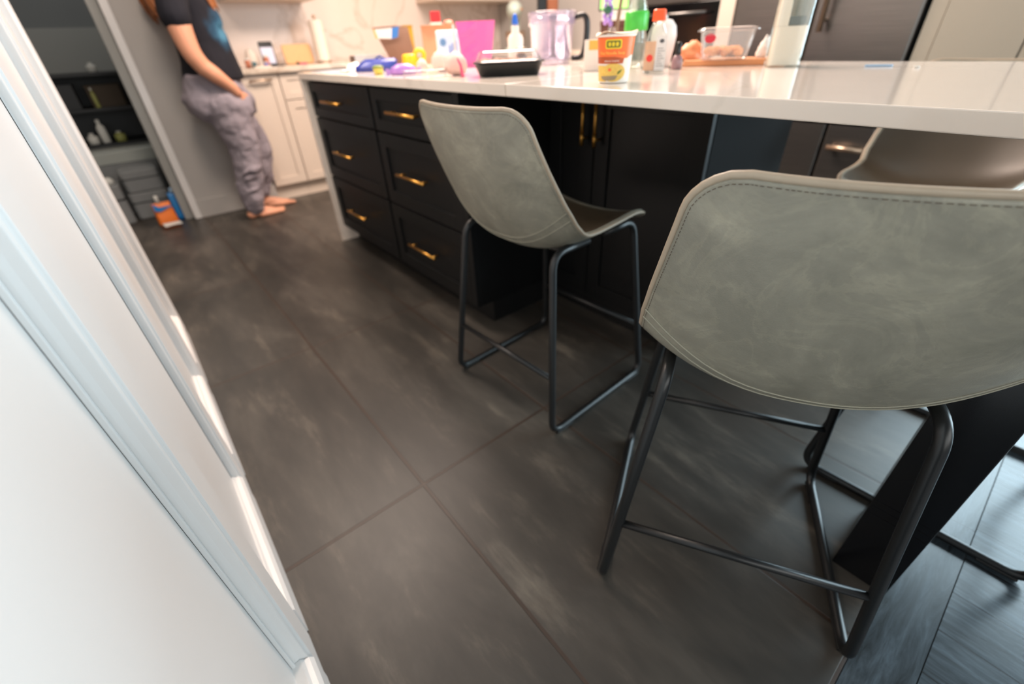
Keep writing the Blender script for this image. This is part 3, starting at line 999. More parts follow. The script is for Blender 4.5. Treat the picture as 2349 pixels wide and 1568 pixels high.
# left arm, mostly behind the body, hand in the far pocket
limb(bd, [(-0.055, 0.145, 1.315), (-0.060, 0.160, 1.17), (-0.030, 0.168, 1.02), (0.020, 0.172, 0.935)], [0.062, 0.062, 0.054, 0.046])
limb(bd, [(0.020, 0.172, 0.94), (0.08, 0.172, 0.88), (0.125, 0.165, 0.83), (0.138, 0.160, 0.80)], [0.046, 0.043, 0.035, 0.029])
bd.ball(0.145, 0.155, 0.765, 0.030, 0.018, 0.042)
for k, (dx, L) in enumerate(((0.022, 0.060), (0.008, 0.068), (-0.007, 0.064), (-0.020, 0.050))):
    limb(bd, [(0.142 + dx, 0.150, 0.745), (0.142 + dx, 0.145, 0.745 - L * 0.55), (0.135 + dx, 0.138, 0.745 - L)], [0.0095, 0.009, 0.0075], 7)
limb(bd, [(0.155, 0.150, 0.785), (0.175, 0.140, 0.770), (0.182, 0.132, 0.748)], [0.012, 0.011, 0.009], 7)
# legs
limb(bd, [(0.0, -0.085, 0.76), (0.01, -0.088, 0.60), (0.015, -0.085, 0.44), (-0.035, -0.085, 0.24), (-0.045, -0.085, 0.075)], [0.10, 0.088, 0.062, 0.054, 0.036], 20)
limb(bd, [(0.02, 0.085, 0.76), (0.085, 0.095, 0.60), (0.135, 0.105, 0.44), (0.105, 0.120, 0.24), (0.075, 0.130, 0.080)], [0.10, 0.088, 0.062, 0.054, 0.036], 20)
# feet
for ax, ay, dirx, diry in ((-0.045, -0.085, 0.995, 0.10), (0.075, 0.130, 0.99, -0.14)):
    def F(l, w, z): return (ax + dirx * l - diry * w, ay + diry * l + dirx * w, z)
    limb(bd, [F(-0.030, 0, 0.030), F(0.02, 0, 0.042), F(0.08, 0, 0.036), F(0.135, 0, 0.022), F(0.165, 0, 0.018)], [0.030, 0.034, 0.031, 0.024, 0.017], 12)
    limb(bd, [F(0.03, -0.016, 0.020), F(0.10, -0.024, 0.018), F(0.155, -0.022, 0.015)], [0.020, 0.020, 0.015], 8)
    limb(bd, [F(0.03, 0.012, 0.020), F(0.10, 0.024, 0.020), F(0.160, 0.022, 0.017)], [0.020, 0.022, 0.017], 8)
    inner = 1 if ay < 0 else -1
    for q, (w, L, r) in enumerate(((0.026, 0.205, 0.013), (0.009, 0.203, 0.0095), (-0.005, 0.196, 0.009), (-0.018, 0.186, 0.0085), (-0.030, 0.174, 0.0085))):
        limb(bd, [F(0.15, w * inner * 0.95, 0.016), F((0.15 + L) / 2 + 0.004, w * inner, 0.0165), F(L, w * inner, r + 0.001)], [r * 1.1, r * 1.05, r], 7)
bo = bd.obj('body', 'skin', pr, smooth=True, fix=True)
remesh(bo, 0.0042, 3)
for s in (-1, 1):
    B().ball(0.094, s * 0.031, 1.578, 0.011, 0.013, 0.009, 14, 10).obj('eye', 'offwhite', pr, smooth=True)
B().ball(0.1045, 0, 1.512, 0.006, 0.022, 0.006, 14, 8).obj('mouth', mat('lips', (176, 96, 88), 0.5), pr, smooth=True)
# T-shirt
sh = B()
sh.loft([(0.015, 0, 0.862, 0.168, 0.176), (0.015, 0, 0.88, 0.172, 0.178), (0.022, 0, 0.96, 0.160, 0.170), (0.020, 0, 1.06, 0.150, 0.158), (0.012, 0, 1.16, 0.142, 0.165),
         (0.0, 0, 1.26, 0.128, 0.180), (-0.01, 0, 1.33, 0.10, 0.178), (-0.01, 0, 1.37, 0.075, 0.13), (-0.008, 0, 1.395, 0.065, 0.085)])
sh.ball(0.105, -0.065, 1.17, 0.052, 0.066, 0.070); sh.ball(0.105, 0.065, 1.17, 0.052, 0.066, 0.070)
sh.ball(0.095, 0, 1.00, 0.072, 0.12, 0.11)
limb(sh, [(-0.062, -0.150, 1.325), (-0.088, -0.190, 1.25), (-0.100, -0.208, 1.19)], [0.075, 0.079, 0.080], 8)
limb(sh, [(-0.045, 0.135, 1.325), (-0.055, 0.148, 1.25), (-0.060, 0.155, 1.19)], [0.075, 0.076, 0.076], 8)
so = sh.obj('tshirt', 'shirt', pr, smooth=True); remesh(so, 0.007, 3)
# trousers
tr = B()
tr.loft([(-0.005, 0, 0.90, 0.150, 0.170), (-0.010, 0, 0.85, 0.168, 0.182), (-0.018, 0, 0.77, 0.182, 0.190), (-0.005, 0, 0.70, 0.180, 0.190), (0.01, 0, 0.66, 0.150, 0.17)])
tr.ball(-0.085, -0.075, 0.745, 0.105, 0.105, 0.115); tr.ball(-0.085, 0.075, 0.745, 0.105, 0.105, 0.115)
limb(tr, [(0.005, -0.095, 0.74), (0.020, -0.098, 0.60), (0.030, -0.095, 0.46), (-0.005, -0.092, 0.27), (-0.020, -0.088, 0.16), (-0.030, -0.086, 0.085)], [0.132, 0.122, 0.100, 0.090, 0.084, 0.066], 22)
limb(tr, [(0.040, 0.090, 0.74), (0.095, 0.095, 0.60), (0.150, 0.105, 0.46), (0.130, 0.120, 0.30), (0.105, 0.128, 0.20), (0.085, 0.130, 0.125)], [0.132, 0.122, 0.098, 0.086, 0.080, 0.058], 22)
random.seed(3)
for side, cx, cy in ((-1, 0.0, -0.09), (1, 0.11, 0.12)):
    for k in range(9):      # cloth folds around the shins and knees
        z = 0.12 + 0.045 * k
        a0 = random.uniform(0, 6.28); rr = 0.088 if z < 0.3 else 0.098
        pts = [(cx + 0.02 * (z > .35) + rr * math.cos(a0 + t * 0.30), cy + rr * math.sin(a0 + t * 0.30), z + 0.012 * t + 0.01 * math.sin(t)) for t in range(6)]
        limb(tr, pts, [0.004, 0.012, 0.014, 0.006], 10)
tr.ball(0.100, -0.150, 0.720, 0.058, 0.042, 0.070)
limb(tr, [(0.11, -0.15, 0.83), (0.155, -0.11, 0.74), (0.165, -0.06, 0.68)], [0.020, 0.030, 0.022], 8)
to = tr.obj('sweatpants', 'trouser', pr, smooth=True); remesh(to, 0.008, 4)
tx = bpy.data.textures.new('cloth_folds', 'CLOUDS'); tx.noise_scale = 0.11; tx.noise_depth = 2
dm = to.modifiers.new('folds', 'DISPLACE'); dm.texture = tx; dm.strength = 0.045; dm.mid_level = 0.5
sx_ = bpy.data.textures.new('shirt_folds', 'CLOUDS'); sx_.noise_scale = 0.16
dm = so.modifiers.new('folds', 'DISPLACE'); dm.texture = sx_; dm.strength = 0.018; dm.mid_level = 0.5
# hair
hr = B()
hr.ball(-0.012, 0, 1.60, 0.104, 0.090, 0.100, 24, 16)
hr.ball(-0.055, 0, 1.545, 0.075, 0.085, 0.11)
random.seed(5)
for k in range(26):
    a = random.uniform(-1, 1)
    y0 = a * 0.085
    hr_x = -0.06 - random.uniform(0, 0.05)
    limb(hr, [(hr_x, y0, 1.56), (hr_x - 0.045, y0 * 1.3, 1.42), (hr_x - 0.060 - 0.03 * abs(a), y0 * 1.9, 1.28), (hr_x - 0.058, y0 * 2.1, 1.16 + random.uniform(0, 0.06))],
         [0.016, 0.018, 0.014, 0.006], 9)
for k in range(16):
    s = -1 if k % 2 else 1
    q = random.uniform(0, 0.04)
    limb(hr, [(-0.01, s * 0.082, 1.58), (0.035 + q * .5, s * (0.088 + q * .3), 1.45), (0.085 + q, s * 0.105, 1.33), (0.128 + q * 0.8, s * (0.10 - q), 1.20 + random.uniform(-0.02, 0.04))],
         [0.014, 0.015, 0.012, 0.005], 9)
ho = hr.obj('hair', 'hair', pr, smooth=True); remesh(ho, 0.005, 1)

# ------------------------------------------------------------------ things on the back worktop
ZC = 0.9045
def face(x, y): return math.atan2(-x, y)
M['bamboo'] = mat('bamboo_board', (214, 164, 108), 0.5, noise=0.08, nscale=30)
cb = thing('cutting_board', 'light bamboo cutting board leaning on the back splashback', 'board', (1.40, 4.40, ZC))
o = B().prism(rrect(-0.115, 0.115, 0.0, 0.135, 0.018), -0.009, 0.009, 'y').obj('board', 'bamboo', cb, bevel=0.002)
o.location = (0, 0, 0.003); o.rotation_euler = (math.radians(-12), 0, 0)
M['tablet'] = mat('lit_tablet_screen', (190, 190, 205), 0.2, emit=(190, 192, 210), es=0.35)
tb = thing('tablet', 'small tablet showing a pale screen, propped beside the bamboo board', 'tablet', (1.135, 4.28, ZC), -0.2)
o = B().prism(rrect(-0.050, 0.050, 0.0, 0.155, 0.010), -0.004, 0.004, 'y').obj('tablet_body', 'gloss_black', tb)
o.location = (0, 0, 0.008); o.rotation_euler = (math.radians(-14), 0, 0)
q = B().box(-0.043, 0.043, -0.0048, -0.0041, 0.010, 0.118).obj('screen', 'tablet', tb); q.location = o.location; q.rotation_euler = o.rotation_euler
B().box(-0.055, 0.090, -0.03, 0.05, 0.0, 0.0075).obj('stand', 'gloss_black', tb, bevel=0.001)
M['pinkwhite'] = mat('off_white_bag', (214, 200, 188), 0.6, noise=0.05)
bg = thing('paper_bag', 'off-white crumpled bag on the back worktop', 'bag', (1.03, 4.36, ZC))
B().loft([(0, 0, 0, 0.045, 0.04), (0, 0, 0.03, 0.052, 0.045), (0.004, 0, 0.07, 0.047, 0.04), (0, 0, 0.105, 0.03, 0.024), (0.004, 0, 0.12, 0.012, 0.01)], 9).obj('bag_body', 'pinkwhite', bg, smooth=True)
M['clay'] = mat('terracotta', (176, 108, 82), 0.6)
M['teal'] = mat('teal_plastic', (46, 88, 96), 0.4)
M['violet'] = mat('violet_plastic', (92, 84, 160), 0.4)
for x, y, r, h, mm, lab in ((0.955, 4.20, 0.018, 0.06, 'clay', 'brown jar on the back worktop by the person'), (1.09, 4.20, 0.019, 0.075, 'clay', 'terracotta jar before the tablet'),
                            (0.985, 4.14, 0.016, 0.045, 'teal', 'small teal jar on the back worktop'), (1.055, 4.10, 0.017, 0.034, 'violet', 'small violet jar at the worktop front')):
    t = thing('jar', lab, 'jar', (x, y, ZC))
    B().lathe([(r * .9, 0), (r, 0.003), (r, h * .75), (r * .8, h * .82)], 20).obj('jar_body', mm, t, smooth=True)
    B().lathe([(r * .86, h * .82), (r * .9, h * .84), (r * .88, h), (r * .5, h * 1.01)], 20).obj('lid', 'offwhite', t, smooth=True)
o = B().prism([(-0.05, -0.02), (0.06, -0.035), (0.075, 0.02), (-0.03, 0.04)], 0, 0.012).obj('napkin', 'pinkwhite'); o.location = (1.0, 4.03, ZC)
tag(o, 'folded off-white napkin at the edge of the back worktop', 'napkin')
M['pink'] = mat('bright_pink_plastic', (226, 84, 124), 0.4)
o = thing('pacifier_clip', 'small pink and black trinket lying before the bamboo board', 'trinket', (1.35, 4.24, ZC))
B().tube([(-0.01, 0, 0.007), (0.05, 0.004, 0.007)], 0.007, 10).obj('pink_bar', 'pink', o, smooth=True)
B().ball(-0.024, 0, 0.011, 0.013, 0.011, 0.010).obj('black_end', 'gloss_black', o, smooth=True)
M['towel'] = mat('paper_towel', (232, 222, 208), 0.95, noise=0.04, nscale=50, bump=0.4)
M['wood'] = mat('light_wood', (180, 146, 112), 0.5)
pt = thing('paper_towel_roll', 'tall paper towel roll on a holder against the back wall', 'paper towel', (1.575, 4.35, ZC))
B().lathe([(0.062, 0), (0.064, 0.004), (0.062, 0.012), (0.02, 0.014)], 32).obj('holder_base', 'nickel', pt, smooth=True)
B().lathe([(0.018, 0.016), (0.052, 0.016), (0.052, 0.286), (0.018, 0.286)], 32).obj('roll', 'towel', pt, smooth=False)
B().lathe([(0.006, 0.014), (0.006, 0.30), (0.013, 0.302), (0.014, 0.315), (0.008, 0.322)], 20).obj('holder_rod', 'nickel', pt, smooth=True)

# side run
M['copper'] = mat('copper_brown_metal', (150, 92, 64), 0.35, metal=0.6)
cf = thing('coffee_machine', 'tall black and copper coffee machine on the side worktop', 'coffee machine', (3.25, 3.42, ZC), face(3.25, 3.42))
B().prism(rrect(-0.09, -0.01, -0.12, 0.12, 0.012), 0, 0.38).obj('black_housing', 'gloss_black', cf)
B().prism(rrect(-0.009, 0.085, -0.10, 0.12, 0.012), 0.02, 0.36).obj('copper_housing', 'copper', cf)
B().box(0.0, 0.07, -0.13, -0.101, 0.10, 0.15).obj('spout', 'gloss_black', cf)
mx = thing('stand_mixer', 'pale mint stand mixer in the kitchen corner', 'mixer', (3.30, 3.92, ZC), face(3.3, 3.92))
M['mint'] = mat('pale_mint_enamel', (206, 222, 212), 0.25)
B().prism(rrect(-0.10, 0.10, -0.14, 0.14, 0.04), 0, 0.03).obj('mixer_base', 'mint', mx, bevel=0.004)
B().loft([(0, 0.07, 0.03, 0.06, 0.05), (0, 0.07, 0.15, 0.045, 0.045), (0, 0.05, 0.26, 0.05, 0.06)]).obj('column', 'mint', mx, smooth=True)
B().ball(0, -0.01, 0.32, 0.075, 0.16, 0.075).obj('motor_head', 'mint', mx, smooth=True)
B().lathe([(0.045, 0.031), (0.07, 0.05), (0.088, 0.10), (0.092, 0.16), (0.09, 0.16), (0.06, 0.06)], 28, cy=-0.05).obj('bowl', 'nickel', mx, smooth=True)
B().ball(0.055, -0.10, 0.32, 0.014, 0.014, 0.014).obj('knob', mat('orange_knob', (226, 150, 90), 0.4), mx, smooth=True)
M['brownbox'] = mat('dark_brown_box', (78, 44, 30), 0.6)
bb_ = thing('storage_box', 'dark brown box on the side worktop, under the white box', 'box', (3.22, 2.62, ZC), face(3.2, 2.6))
B().prism(rrect(-0.13, 0.13, -0.10, 0.10, 0.012), 0, 0.150).obj('box_body', 'brownbox', bb_)
B().prism(rrect(-0.134, 0.134, -0.104, 0.104, 0.012), 0.1505, 0.182).obj('lid', 'brownbox', bb_)
wb = thing('storage_box', 'white box stacked on the dark brown box', 'box', (3.22, 2.62, ZC + 0.1825), face(3.2, 2.6))
B().prism(rrect(-0.125, 0.125, -0.09, 0.09, 0.010), 0, 0.042).obj('box_body', 'offwhite', wb)
B().prism(rrect(-0.128, 0.128, -0.093, 0.093, 0.010), 0.0425, 0.058).obj('lid', 'offwhite', wb)
M['green_screen'] = mat('lit_green_picture', (150, 214, 120), 0.3, emit=(150, 220, 120), es=0.7, noise=0.2, nscale=20)
t2 = thing('tablet', 'tablet with a green picture standing on the white box', 'tablet', (3.20, 2.66, ZC + 0.241), face(3.2, 2.6))
B().prism(rrect(-0.11, 0.11, 0.0, 0.15, 0.010), -0.005, 0.005, 'y').obj('tablet_body', 'gloss_black', t2)
B().box(-0.10, 0.10, -0.0062, -0.0051, 0.014, 0.138).obj('screen', 'green_screen', t2)
B().box(-0.05, 0.05, 0.005, 0.05, 0.0, 0.006).obj('stand', 'gloss_black', t2)

# ------------------------------------------------------------------ things on the island top
def on_top(name, lab, cat, x, y, extra=0.0, group=None):
    return thing(name, lab, cat, (x, y, ZC), face(x, y) + extra, group)
M['paper'] = mat('white_paper', (222, 224, 226), 0.7)
M['paper2'] = mat('grey_printed_paper', (168, 172, 182), 0.7, noise=0.2, nscale=60)
for x, y, a, w, h, z, mm, lab in ((1.00, 2.60, 0.3, 0.11, 0.15, 0.0, 'paper2', 'greyish printed sheet lying at the far end of the worktop'),
                                  (1.07, 2.45, -0.2, 0.10, 0.14, 0.0022, 'paper', 'white sheet lying on the printed sheet')):
    o = B().box(-w, w, -h / 2, h / 2, 0, 0.002).obj('paper_sheet', mm); o.location = (x, y, ZC + z); o.rotation_euler = (0, 0, a); tag(o, lab, 'paper')
M['tissue'] = mat('white_tissue', (236, 228, 220), 0.9)
def crumple(b, r, h, n=22, seed=1):
    random.seed(seed)
    v = []; f = []
    m = 9
    for j in range(m):
        for i in range(n):
            a = 2 * PI * i / n
            u = j / (m - 1)
            rr = r * math.cos(u * PI / 2 * 0.93) ** 0.7 * (1 + 0.28 * math.sin(3 * a + 5 * u + seed) * random.uniform(.4, 1) + 0.12 * random.uniform(-1, 1))
            v.append((rr * math.cos(a), rr * math.sin(a) * 0.75, h * u * (1 + 0.12 * random.uniform(-1, 1)) if j else 0))
    for j in range(m - 1):
        for i in range(n):
            k = (i + 1) % n
            f.append((j * n + i, j * n + k, (j + 1) * n + k, (j + 1) * n + i))
    f.append(tuple(range(n))[::-1]); f.append(tuple(range((m - 1) * n, m * n)))
    return b.add(v, f)
for x, y, r, h, lab, sd in ((1.02, 2.42, 0.05, 0.034, 'crumpled white tissue left of the blue bag', 4), (1.705, 0.790, 0.026, 0.055, 'crumpled white tissue between clamshell and tall jar', 2)):
    o = crumple(B(), r, h, seed=sd).obj('tissue', 'tissue', smooth=True); o.location = (x, y, ZC + (0.0165 if x > 1.5 else 0)); o.rotation_euler = (0, 0, 0.6); tag(o, lab, 'tissue')
# baking dish / flat carton and clear box
fc = on_top('flat_carton', 'flat grey and brown carton behind the blue bag', 'box', 1.215, 2.67)
B().prism(rrect(-0.075, 0.065, -0.04, 0.04, 0.004), 0, 0.060).obj('carton_body', mat('pale_grey_carton', (176, 176, 176), 0.6, noise=0.12, nscale=25), fc)
B().box(-0.100, -0.0755, -0.038, 0.038, 0.0, 0.058).obj('brown_end', mat('brown_carton_end', (84, 60, 44), 0.6), fc)
M['clr'] = clear('clear_plastic', (238, 236, 236), 0.16)
M['clr_pink'] = clear('clear_blush_plastic', (246, 222, 212), 0.25)
cbx = on_top('clear_box', 'clear empty plastic box right of the flat carton', 'container', 1.355, 2.655)
B().prism(rrect(-0.055, 0.055, -0.04, 0.04, 0.01), 0, 0.060).obj('box_body', 'clr_pink', cbx)
B().prism(rrect(-0.058, 0.058, -0.043, 0.043, 0.01), 0.0605, 0.066).obj('lid', 'clr', cbx)
M['royal'] = mat('royal_blue_plastic', (26, 46, 132), 0.35, bump=0.4)
bb2 = on_top('plastic_bag', 'royal blue crumpled bag beside the brown coffee bag', 'bag', 1.06, 2.27)
cr = B(); cr.loft([(0, 0, 0, 0.10, 0.045), (0.0, 0, 0.018, 0.098, 0.05), (0.015, 0, 0.036, 0.085, 0.035), (0.02, 0, 0.048, 0.07, 0.015)], 13)
cr.obj('bag_body', 'royal', bb2, smooth=False)
B().tube([(0.0, 0, 0.046), (0.02, 0, 0.058), (0.045, 0, 0.046)], 0.004, 8).obj('handle_loop', 'royal', bb2, smooth=True)
M['purple'] = mat('shiny_purple_wrap', (170, 122, 196), 0.15, bump=1.0, nscale=60)
pw = on_top('candy_pack', 'shiny purple wrapped pack at the front of the worktop', 'packet', 0.965, 1.83)
B().loft([(0, 0, 0, 0.048, 0.026), (0, 0, 0.012, 0.052, 0.03), (0, 0, 0.026, 0.044, 0.024), (0, 0, 0.036, 0.022, 0.010)], 18).obj('wrapper', 'purple', pw, smooth=True)
for s in (-1, 1):
    B().prism([(s * 0.046, 0.004), (s * 0.066, -0.0), (s * 0.068, 0.022), (s * 0.046, 0.018)], -0.008, 0.008, 'y').obj('twisted_end', 'purple', pw)
yt = on_top('small_tub', 'small yellow and green tub left of the purple pack', 'tub', 0.925, 1.97)
B().lathe([(0.017, 0), (0.020, 0.020), (0.020, 0.021)], 20).obj('tub_body', mat('yellow_tub', (206, 188, 84), 0.4), yt, smooth=True)
B().lathe([(0.0215, 0.0212), (0.0215, 0.028), (0.012, 0.032)], 20).obj('lid', mat('olive_lid', (126, 140, 56), 0.4), yt, smooth=True)

# brown coffee bag
cbg = on_top('coffee_bag', 'brown coffee bag with a white and blue label, leaning open', 'bag', 1.35, 2.52)
M['brownbag'] = mat('brown_kraft_bag', (112, 78, 58), 0.6, bump=0.5)
vv = []; ff = []
for j in range(9):
    u = j / 8
    w = 0.066 + 0.022 * u ** 1.5; d = 0.040 * (1 - u ** 1.6) + 0.006; xs = -0.055 * u
    ring = [(xs - w, -d), (xs - w * .3, -d * 1.15), (xs + w * .3, -d * 1.15), (xs + w, -d), (xs + w * 1.02, 0), (xs + w, d), (xs, d * 1.1), (xs - w, d), (xs - w * 1.02, 0)]
    vv += [(a, b_, 0.176 * u + (0.004 * math.sin(3 * a * 50) if j == 8 else 0)) for a, b_ in ring]
for j in range(8):
    for i in range(9):
        k = (i + 1) % 9; ff.append((j * 9 + i, j * 9 + k, (j + 1) * 9 + k, (j + 1) * 9 + i))
ff.append(tuple(range(9))[::-1]); ff.append(tuple(range(72, 81)))
B().add(vv, ff).obj('bag_body', 'brownbag', cbg, smooth=False)
def patch(par, poly, z_off, m, name='label', y=-0.03, tilt=None):
    o = B().prism(poly, y - 0.0012, y, 'y').obj(name, m, par)
    return o
patch(cbg, [(-0.125, 0.128), (-0.055, 0.124), (-0.045, 0.170), (-0.135, 0.166)], 0, mat('grey_white_label', (206, 204, 200), 0.5), 'white_label', y=-0.040)
patch(cbg, [(-0.055, 0.124), (-0.022, 0.130), (-0.010, 0.174), (-0.045, 0.170)], 0, mat('label_blue', (48, 110, 180), 0.5), 'blue_label', y=-0.040)
patch(cbg, [(-0.134, 0.128), (-0.122, 0.128), (-0.132, 0.166), (-0.140, 0.166)], 0, mat('label_amber', (206, 156, 76), 0.5), 'amber_stripe', y=-0.0405)
# yellow object: squat jug with a ring handle
M['yellow'] = mat('saturated_yellow_plastic', (250, 180, 26), 0.35)
yj = on_top('toy_cup', 'bright yellow cup with a round handle beside the coffee bag', 'cup', 1.215, 2.19)
B().lathe([(0.026, 0), (0.033, 0.006), (0.036, 0.028), (0.033, 0.052), (0.026, 0.060)], 28, cx=-0.018).obj('cup_body', 'yellow', yj, smooth=True)
B().tube([(0.030 + 0.021 * math.cos(2 * PI * i / 20), 0, 0.052 + 0.021 * math.sin(2 * PI * i / 20)) for i in range(20)], 0.010, 12, closed=True).obj('ring_handle', 'yellow', yj, smooth=True)
# cardboard box with a red box on top
M['kraft'] = mat('cardboard', (198, 144, 110), 0.8, noise=0.04)
kb = on_top('cardboard_box', 'tan cardboard box between coffee bag and blue-printed pack', 'box', 1.655, 2.66)
B().prism(rrect(-0.090, 0.090, -0.065, 0.065, 0.003), 0, 0.178).obj('box_body', 'kraft', kb)
B().prism([(-0.094, 0.178), (0.094, 0.178), (0.094, 0.180), (-0.094, 0.180)], -0.10, 0.064, 'y').obj('box_flap', 'kraft', kb)
rb = thing('spice_tin', 'small red tin with a white foot on the cardboard box', 'tin', (1.625, 2.62, ZC + 0.1805), face(1.6, 2.7) + 0.1)
B().box(-0.031, 0.031, -0.018, 0.018, 0, 0.012).obj('white_foot', 'offwhite', rb)
B().box(-0.027, 0.027, -0.016, 0.016, 0.0122, 0.062).obj('tin_body', mat('deep_red', (176, 26, 30), 0.4), rb, bevel=0.002)
pc2 = thing('cosmetic_tub', 'small coral pink tub on the right of the cardboard box', 'tub', (1.69, 2.59, ZC + 0.1805), 0)
B().lathe([(0.024, 0), (0.025, 0.003), (0.022, 0.018), (0.010, 0.020)], 24).obj('cap', mat('coral_pink', (240, 138, 116), 0.5), pc2, smooth=True)
ym = thing('mustard_box', 'mustard yellow box top behind the coffee bag', 'box', (1.50, 2.86, ZC), face(1.5, 2.86))
ym.location = (1.525, 2.715, ZC)
B().prism(rrect(-0.055, 0.000, -0.02, 0.02, 0.004), 0, 0.178).obj('box_body', mat('mustard', (178, 136, 20), 0.5), ym)
B().prism(rrect(-0.057, 0.002, -0.022, 0.022, 0.004), 0.1785, 0.186).obj('lid', mat('mustard_lid', (160, 120, 20), 0.5), ym)
# white pack with blue print
wp = on_top('sugar_pack', 'white pack with pale blue print and round blue mark', 'packet', 1.42, 2.20)
B().prism(rrect(-0.054, 0.054, -0.03, 0.03, 0.014), 0, 0.146).obj('pack_body', mat('white_pack', (226, 230, 236), 0.4), wp, bevel=0.006)
B().box(-0.046, 0.050, -0.0312, -0.0302, 0.012, 0.128).obj('blue_print', mat('pale_blue_print', (176, 204, 226), 0.4), wp)
t = B().lathe([(0.015, 0), (0.015, 0.001)], 24).obj('round_mark', mat('mid_blue_mark', (88, 134, 178), 0.4), wp); t.rotation_euler = (PI / 2, 0, 0); t.location = (-0.022, -0.0312, 0.098)
for k in range(3):
    B().box(0.006 + 0.014 * k, 0.014 + 0.014 * k, -0.0322, -0.0313, 0.03, 0.085 + 0.008 * k).obj('blue_mark', mat('soft_blue_%d' % k, (96, 126, 190), 0.4), wp)
# pink bag
M['magenta'] = mat('pink_translucent_plastic', (222, 92, 158), 0.25, bump=0.7, nscale=16)
pk = on_top('gift_bag', 'glossy pink plastic bag standing behind the black tray', 'bag', 1.40, 1.94)
vv = []; ff = []
for j in range(7):
    u = j / 6; w = 0.062 + 0.024 * u; d = 0.030 * (1 - u * 0.7)
    ring = [(-w, -d), (-w * .4, -d - 0.006 * math.sin(9 * u)), (w * .1, -d + 0.004), (w * .55, -d - 0.005), (w, -d), (w, d), (0, d + 0.003), (-w, d)]
    vv += [(a + 0.004 * u, b_, 0.17 * u) for a, b_ in ring]
for j in range(6):
    for i in range(8):
        k = (i + 1) % 8; ff.append((j * 8 + i, j * 8 + k, (j + 1) * 8 + k, (j + 1) * 8 + i))
ff.append(tuple(range(8))[::-1]); ff.append(tuple(range(48, 56)))
B().add(vv, ff).obj('bag_body', 'magenta', pk)
B().box(-0.098, -0.090, -0.03, 0.03, 0.0, 0.16).obj('white_side', 'offwhite', pk)
# garlic bulbs and clear wrap
M['garlic'] = mat('pale_garlic_skin', (224, 192, 180), 0.55, noise=0.05, nscale=30)
for x, y, r, lab in ((1.125, 1.80, 0.040, 'pale garlic bulb, the left of two'), (1.01, 1.525, 0.037, 'pale garlic bulb, the right of two, by the black tray')):
    g = on_top('garlic_bulb', lab, 'garlic', x, y, group='garlic bulbs')
    v = []; f = []; n = 36; prof = [(0.3, 0), (0.8, 0.10), (1.0, 0.38), (0.93, 0.68), (0.62, 0.92), (0.30, 1.03), (0.12, 1.10)]
    for pr_, z in prof:
        for i in range(n):
            a = 2 * PI * i / n
            v.append((r * pr_ * (1 + 0.09 * abs(math.sin(a * 3.5))) * math.cos(a), r * pr_ * (1 + 0.09 * abs(math.sin(a * 3.5))) * math.sin(a), r * 1.75 * z))
    for j in range(len(prof) - 1):
        for i in range(n):
            k = (i + 1) % n; f.append((j * n + i, j * n + k, (j + 1) * n + k, (j + 1) * n + i))
    f.append(tuple(range(n))[::-1]); f.append(tuple(range((len(prof) - 1) * n, len(prof) * n)))
    B().add(v, f).obj('cloves', 'garlic', g, smooth=True)
    B().tube([(0, 0, r * 1.85), (0.004, 0, r * 2.02)], [r * 0.14, r * 0.08], 8).obj('stem', 'garlic', g, smooth=True)
gb = on_top('garlic_bulb', 'small garlic bulb tipped over, left of the others', 'garlic', 1.09, 1.90)
B().lathe([(0.010, 0.0), (0.022, 0.006), (0.025, 0.018), (0.018, 0.036), (0.006, 0.046)], 20).obj('cloves', 'garlic', gb, smooth=True)
cw = on_top('clear_punnet', 'low clear plastic punnet at the worktop edge, before the garlic', 'container', 0.915, 1.56)
B().prism(rrect(-0.085, 0.06, -0.02, 0.02, 0.008), 0, 0.022).obj('punnet_body', 'clr_pink', cw, bevel=0.003)
B().prism(rrect(-0.089, 0.064, -0.024, 0.024, 0.008), 0.0222, 0.025).obj('rim', 'clr', cw)
pr2 = on_top('pink_ribbon', 'curved pink strip standing left of the black tray', 'ribbon', 0.965, 1.435)
B().prism([(0.0, 0.0), (0.012, 0.0), (0.006, 0.035), (-0.006, 0.055), (-0.008, 0.05), (-0.001, 0.03)], -0.012, 0.012, 'y').obj('strip', 'pink', pr2)

# black takeaway tray with clear lid
ty = on_top('food_tray', 'black plastic food tray with a clear domed lid', 'tray', 1.075, 1.315)
def rring(w, d, r, z, n=6): return [(x, y, z) for x, y in rrect(-w, w, -d, d, r, n)]
def loft_rr(b, rings):
    m = len(rings[0]); v = [p for r in rings for p in r]; f = []
    for j in range(len(rings) - 1):
        for i in range(m):
            k = (i + 1) % m; f.append((j * m + i, j * m + k, (j + 1) * m + k, (j + 1) * m + i))
    f.append(tuple(range(m))[::-1]); f.append(tuple(range((len(rings) - 1) * m, len(rings) * m)))
    return b.add(v, f)
loft_rr(B(), [rring(0.094, 0.060, 0.03, 0), rring(0.096, 0.062, 0.03, 0.004), rring(0.108, 0.074, 0.034, 0.034), rring(0.114, 0.080, 0.036, 0.037), rring(0.114, 0.080, 0.036, 0.040), rring(0.104, 0.070, 0.034, 0.040), rring(0.094, 0.060, 0.03, 0.008)]).obj('tray', mat('black_tray_plastic', (16, 16, 17), 0.25), ty, smooth=False)
fd = B()
random.seed(11)
for k in range(40):
    fd.ball(random.uniform(-0.085, 0.085), random.uniform(-0.052, 0.052), 0.030 + random.uniform(0, 0.008), random.uniform(0.010, 0.018), random.uniform(0.010, 0.016), 0.011, 10, 6)
f_ = fd.obj('food', mat('browned_food', (172, 106, 66), 0.5, noise=0.3, nscale=60), ty, smooth=True); f_['kind'] = 'stuff'
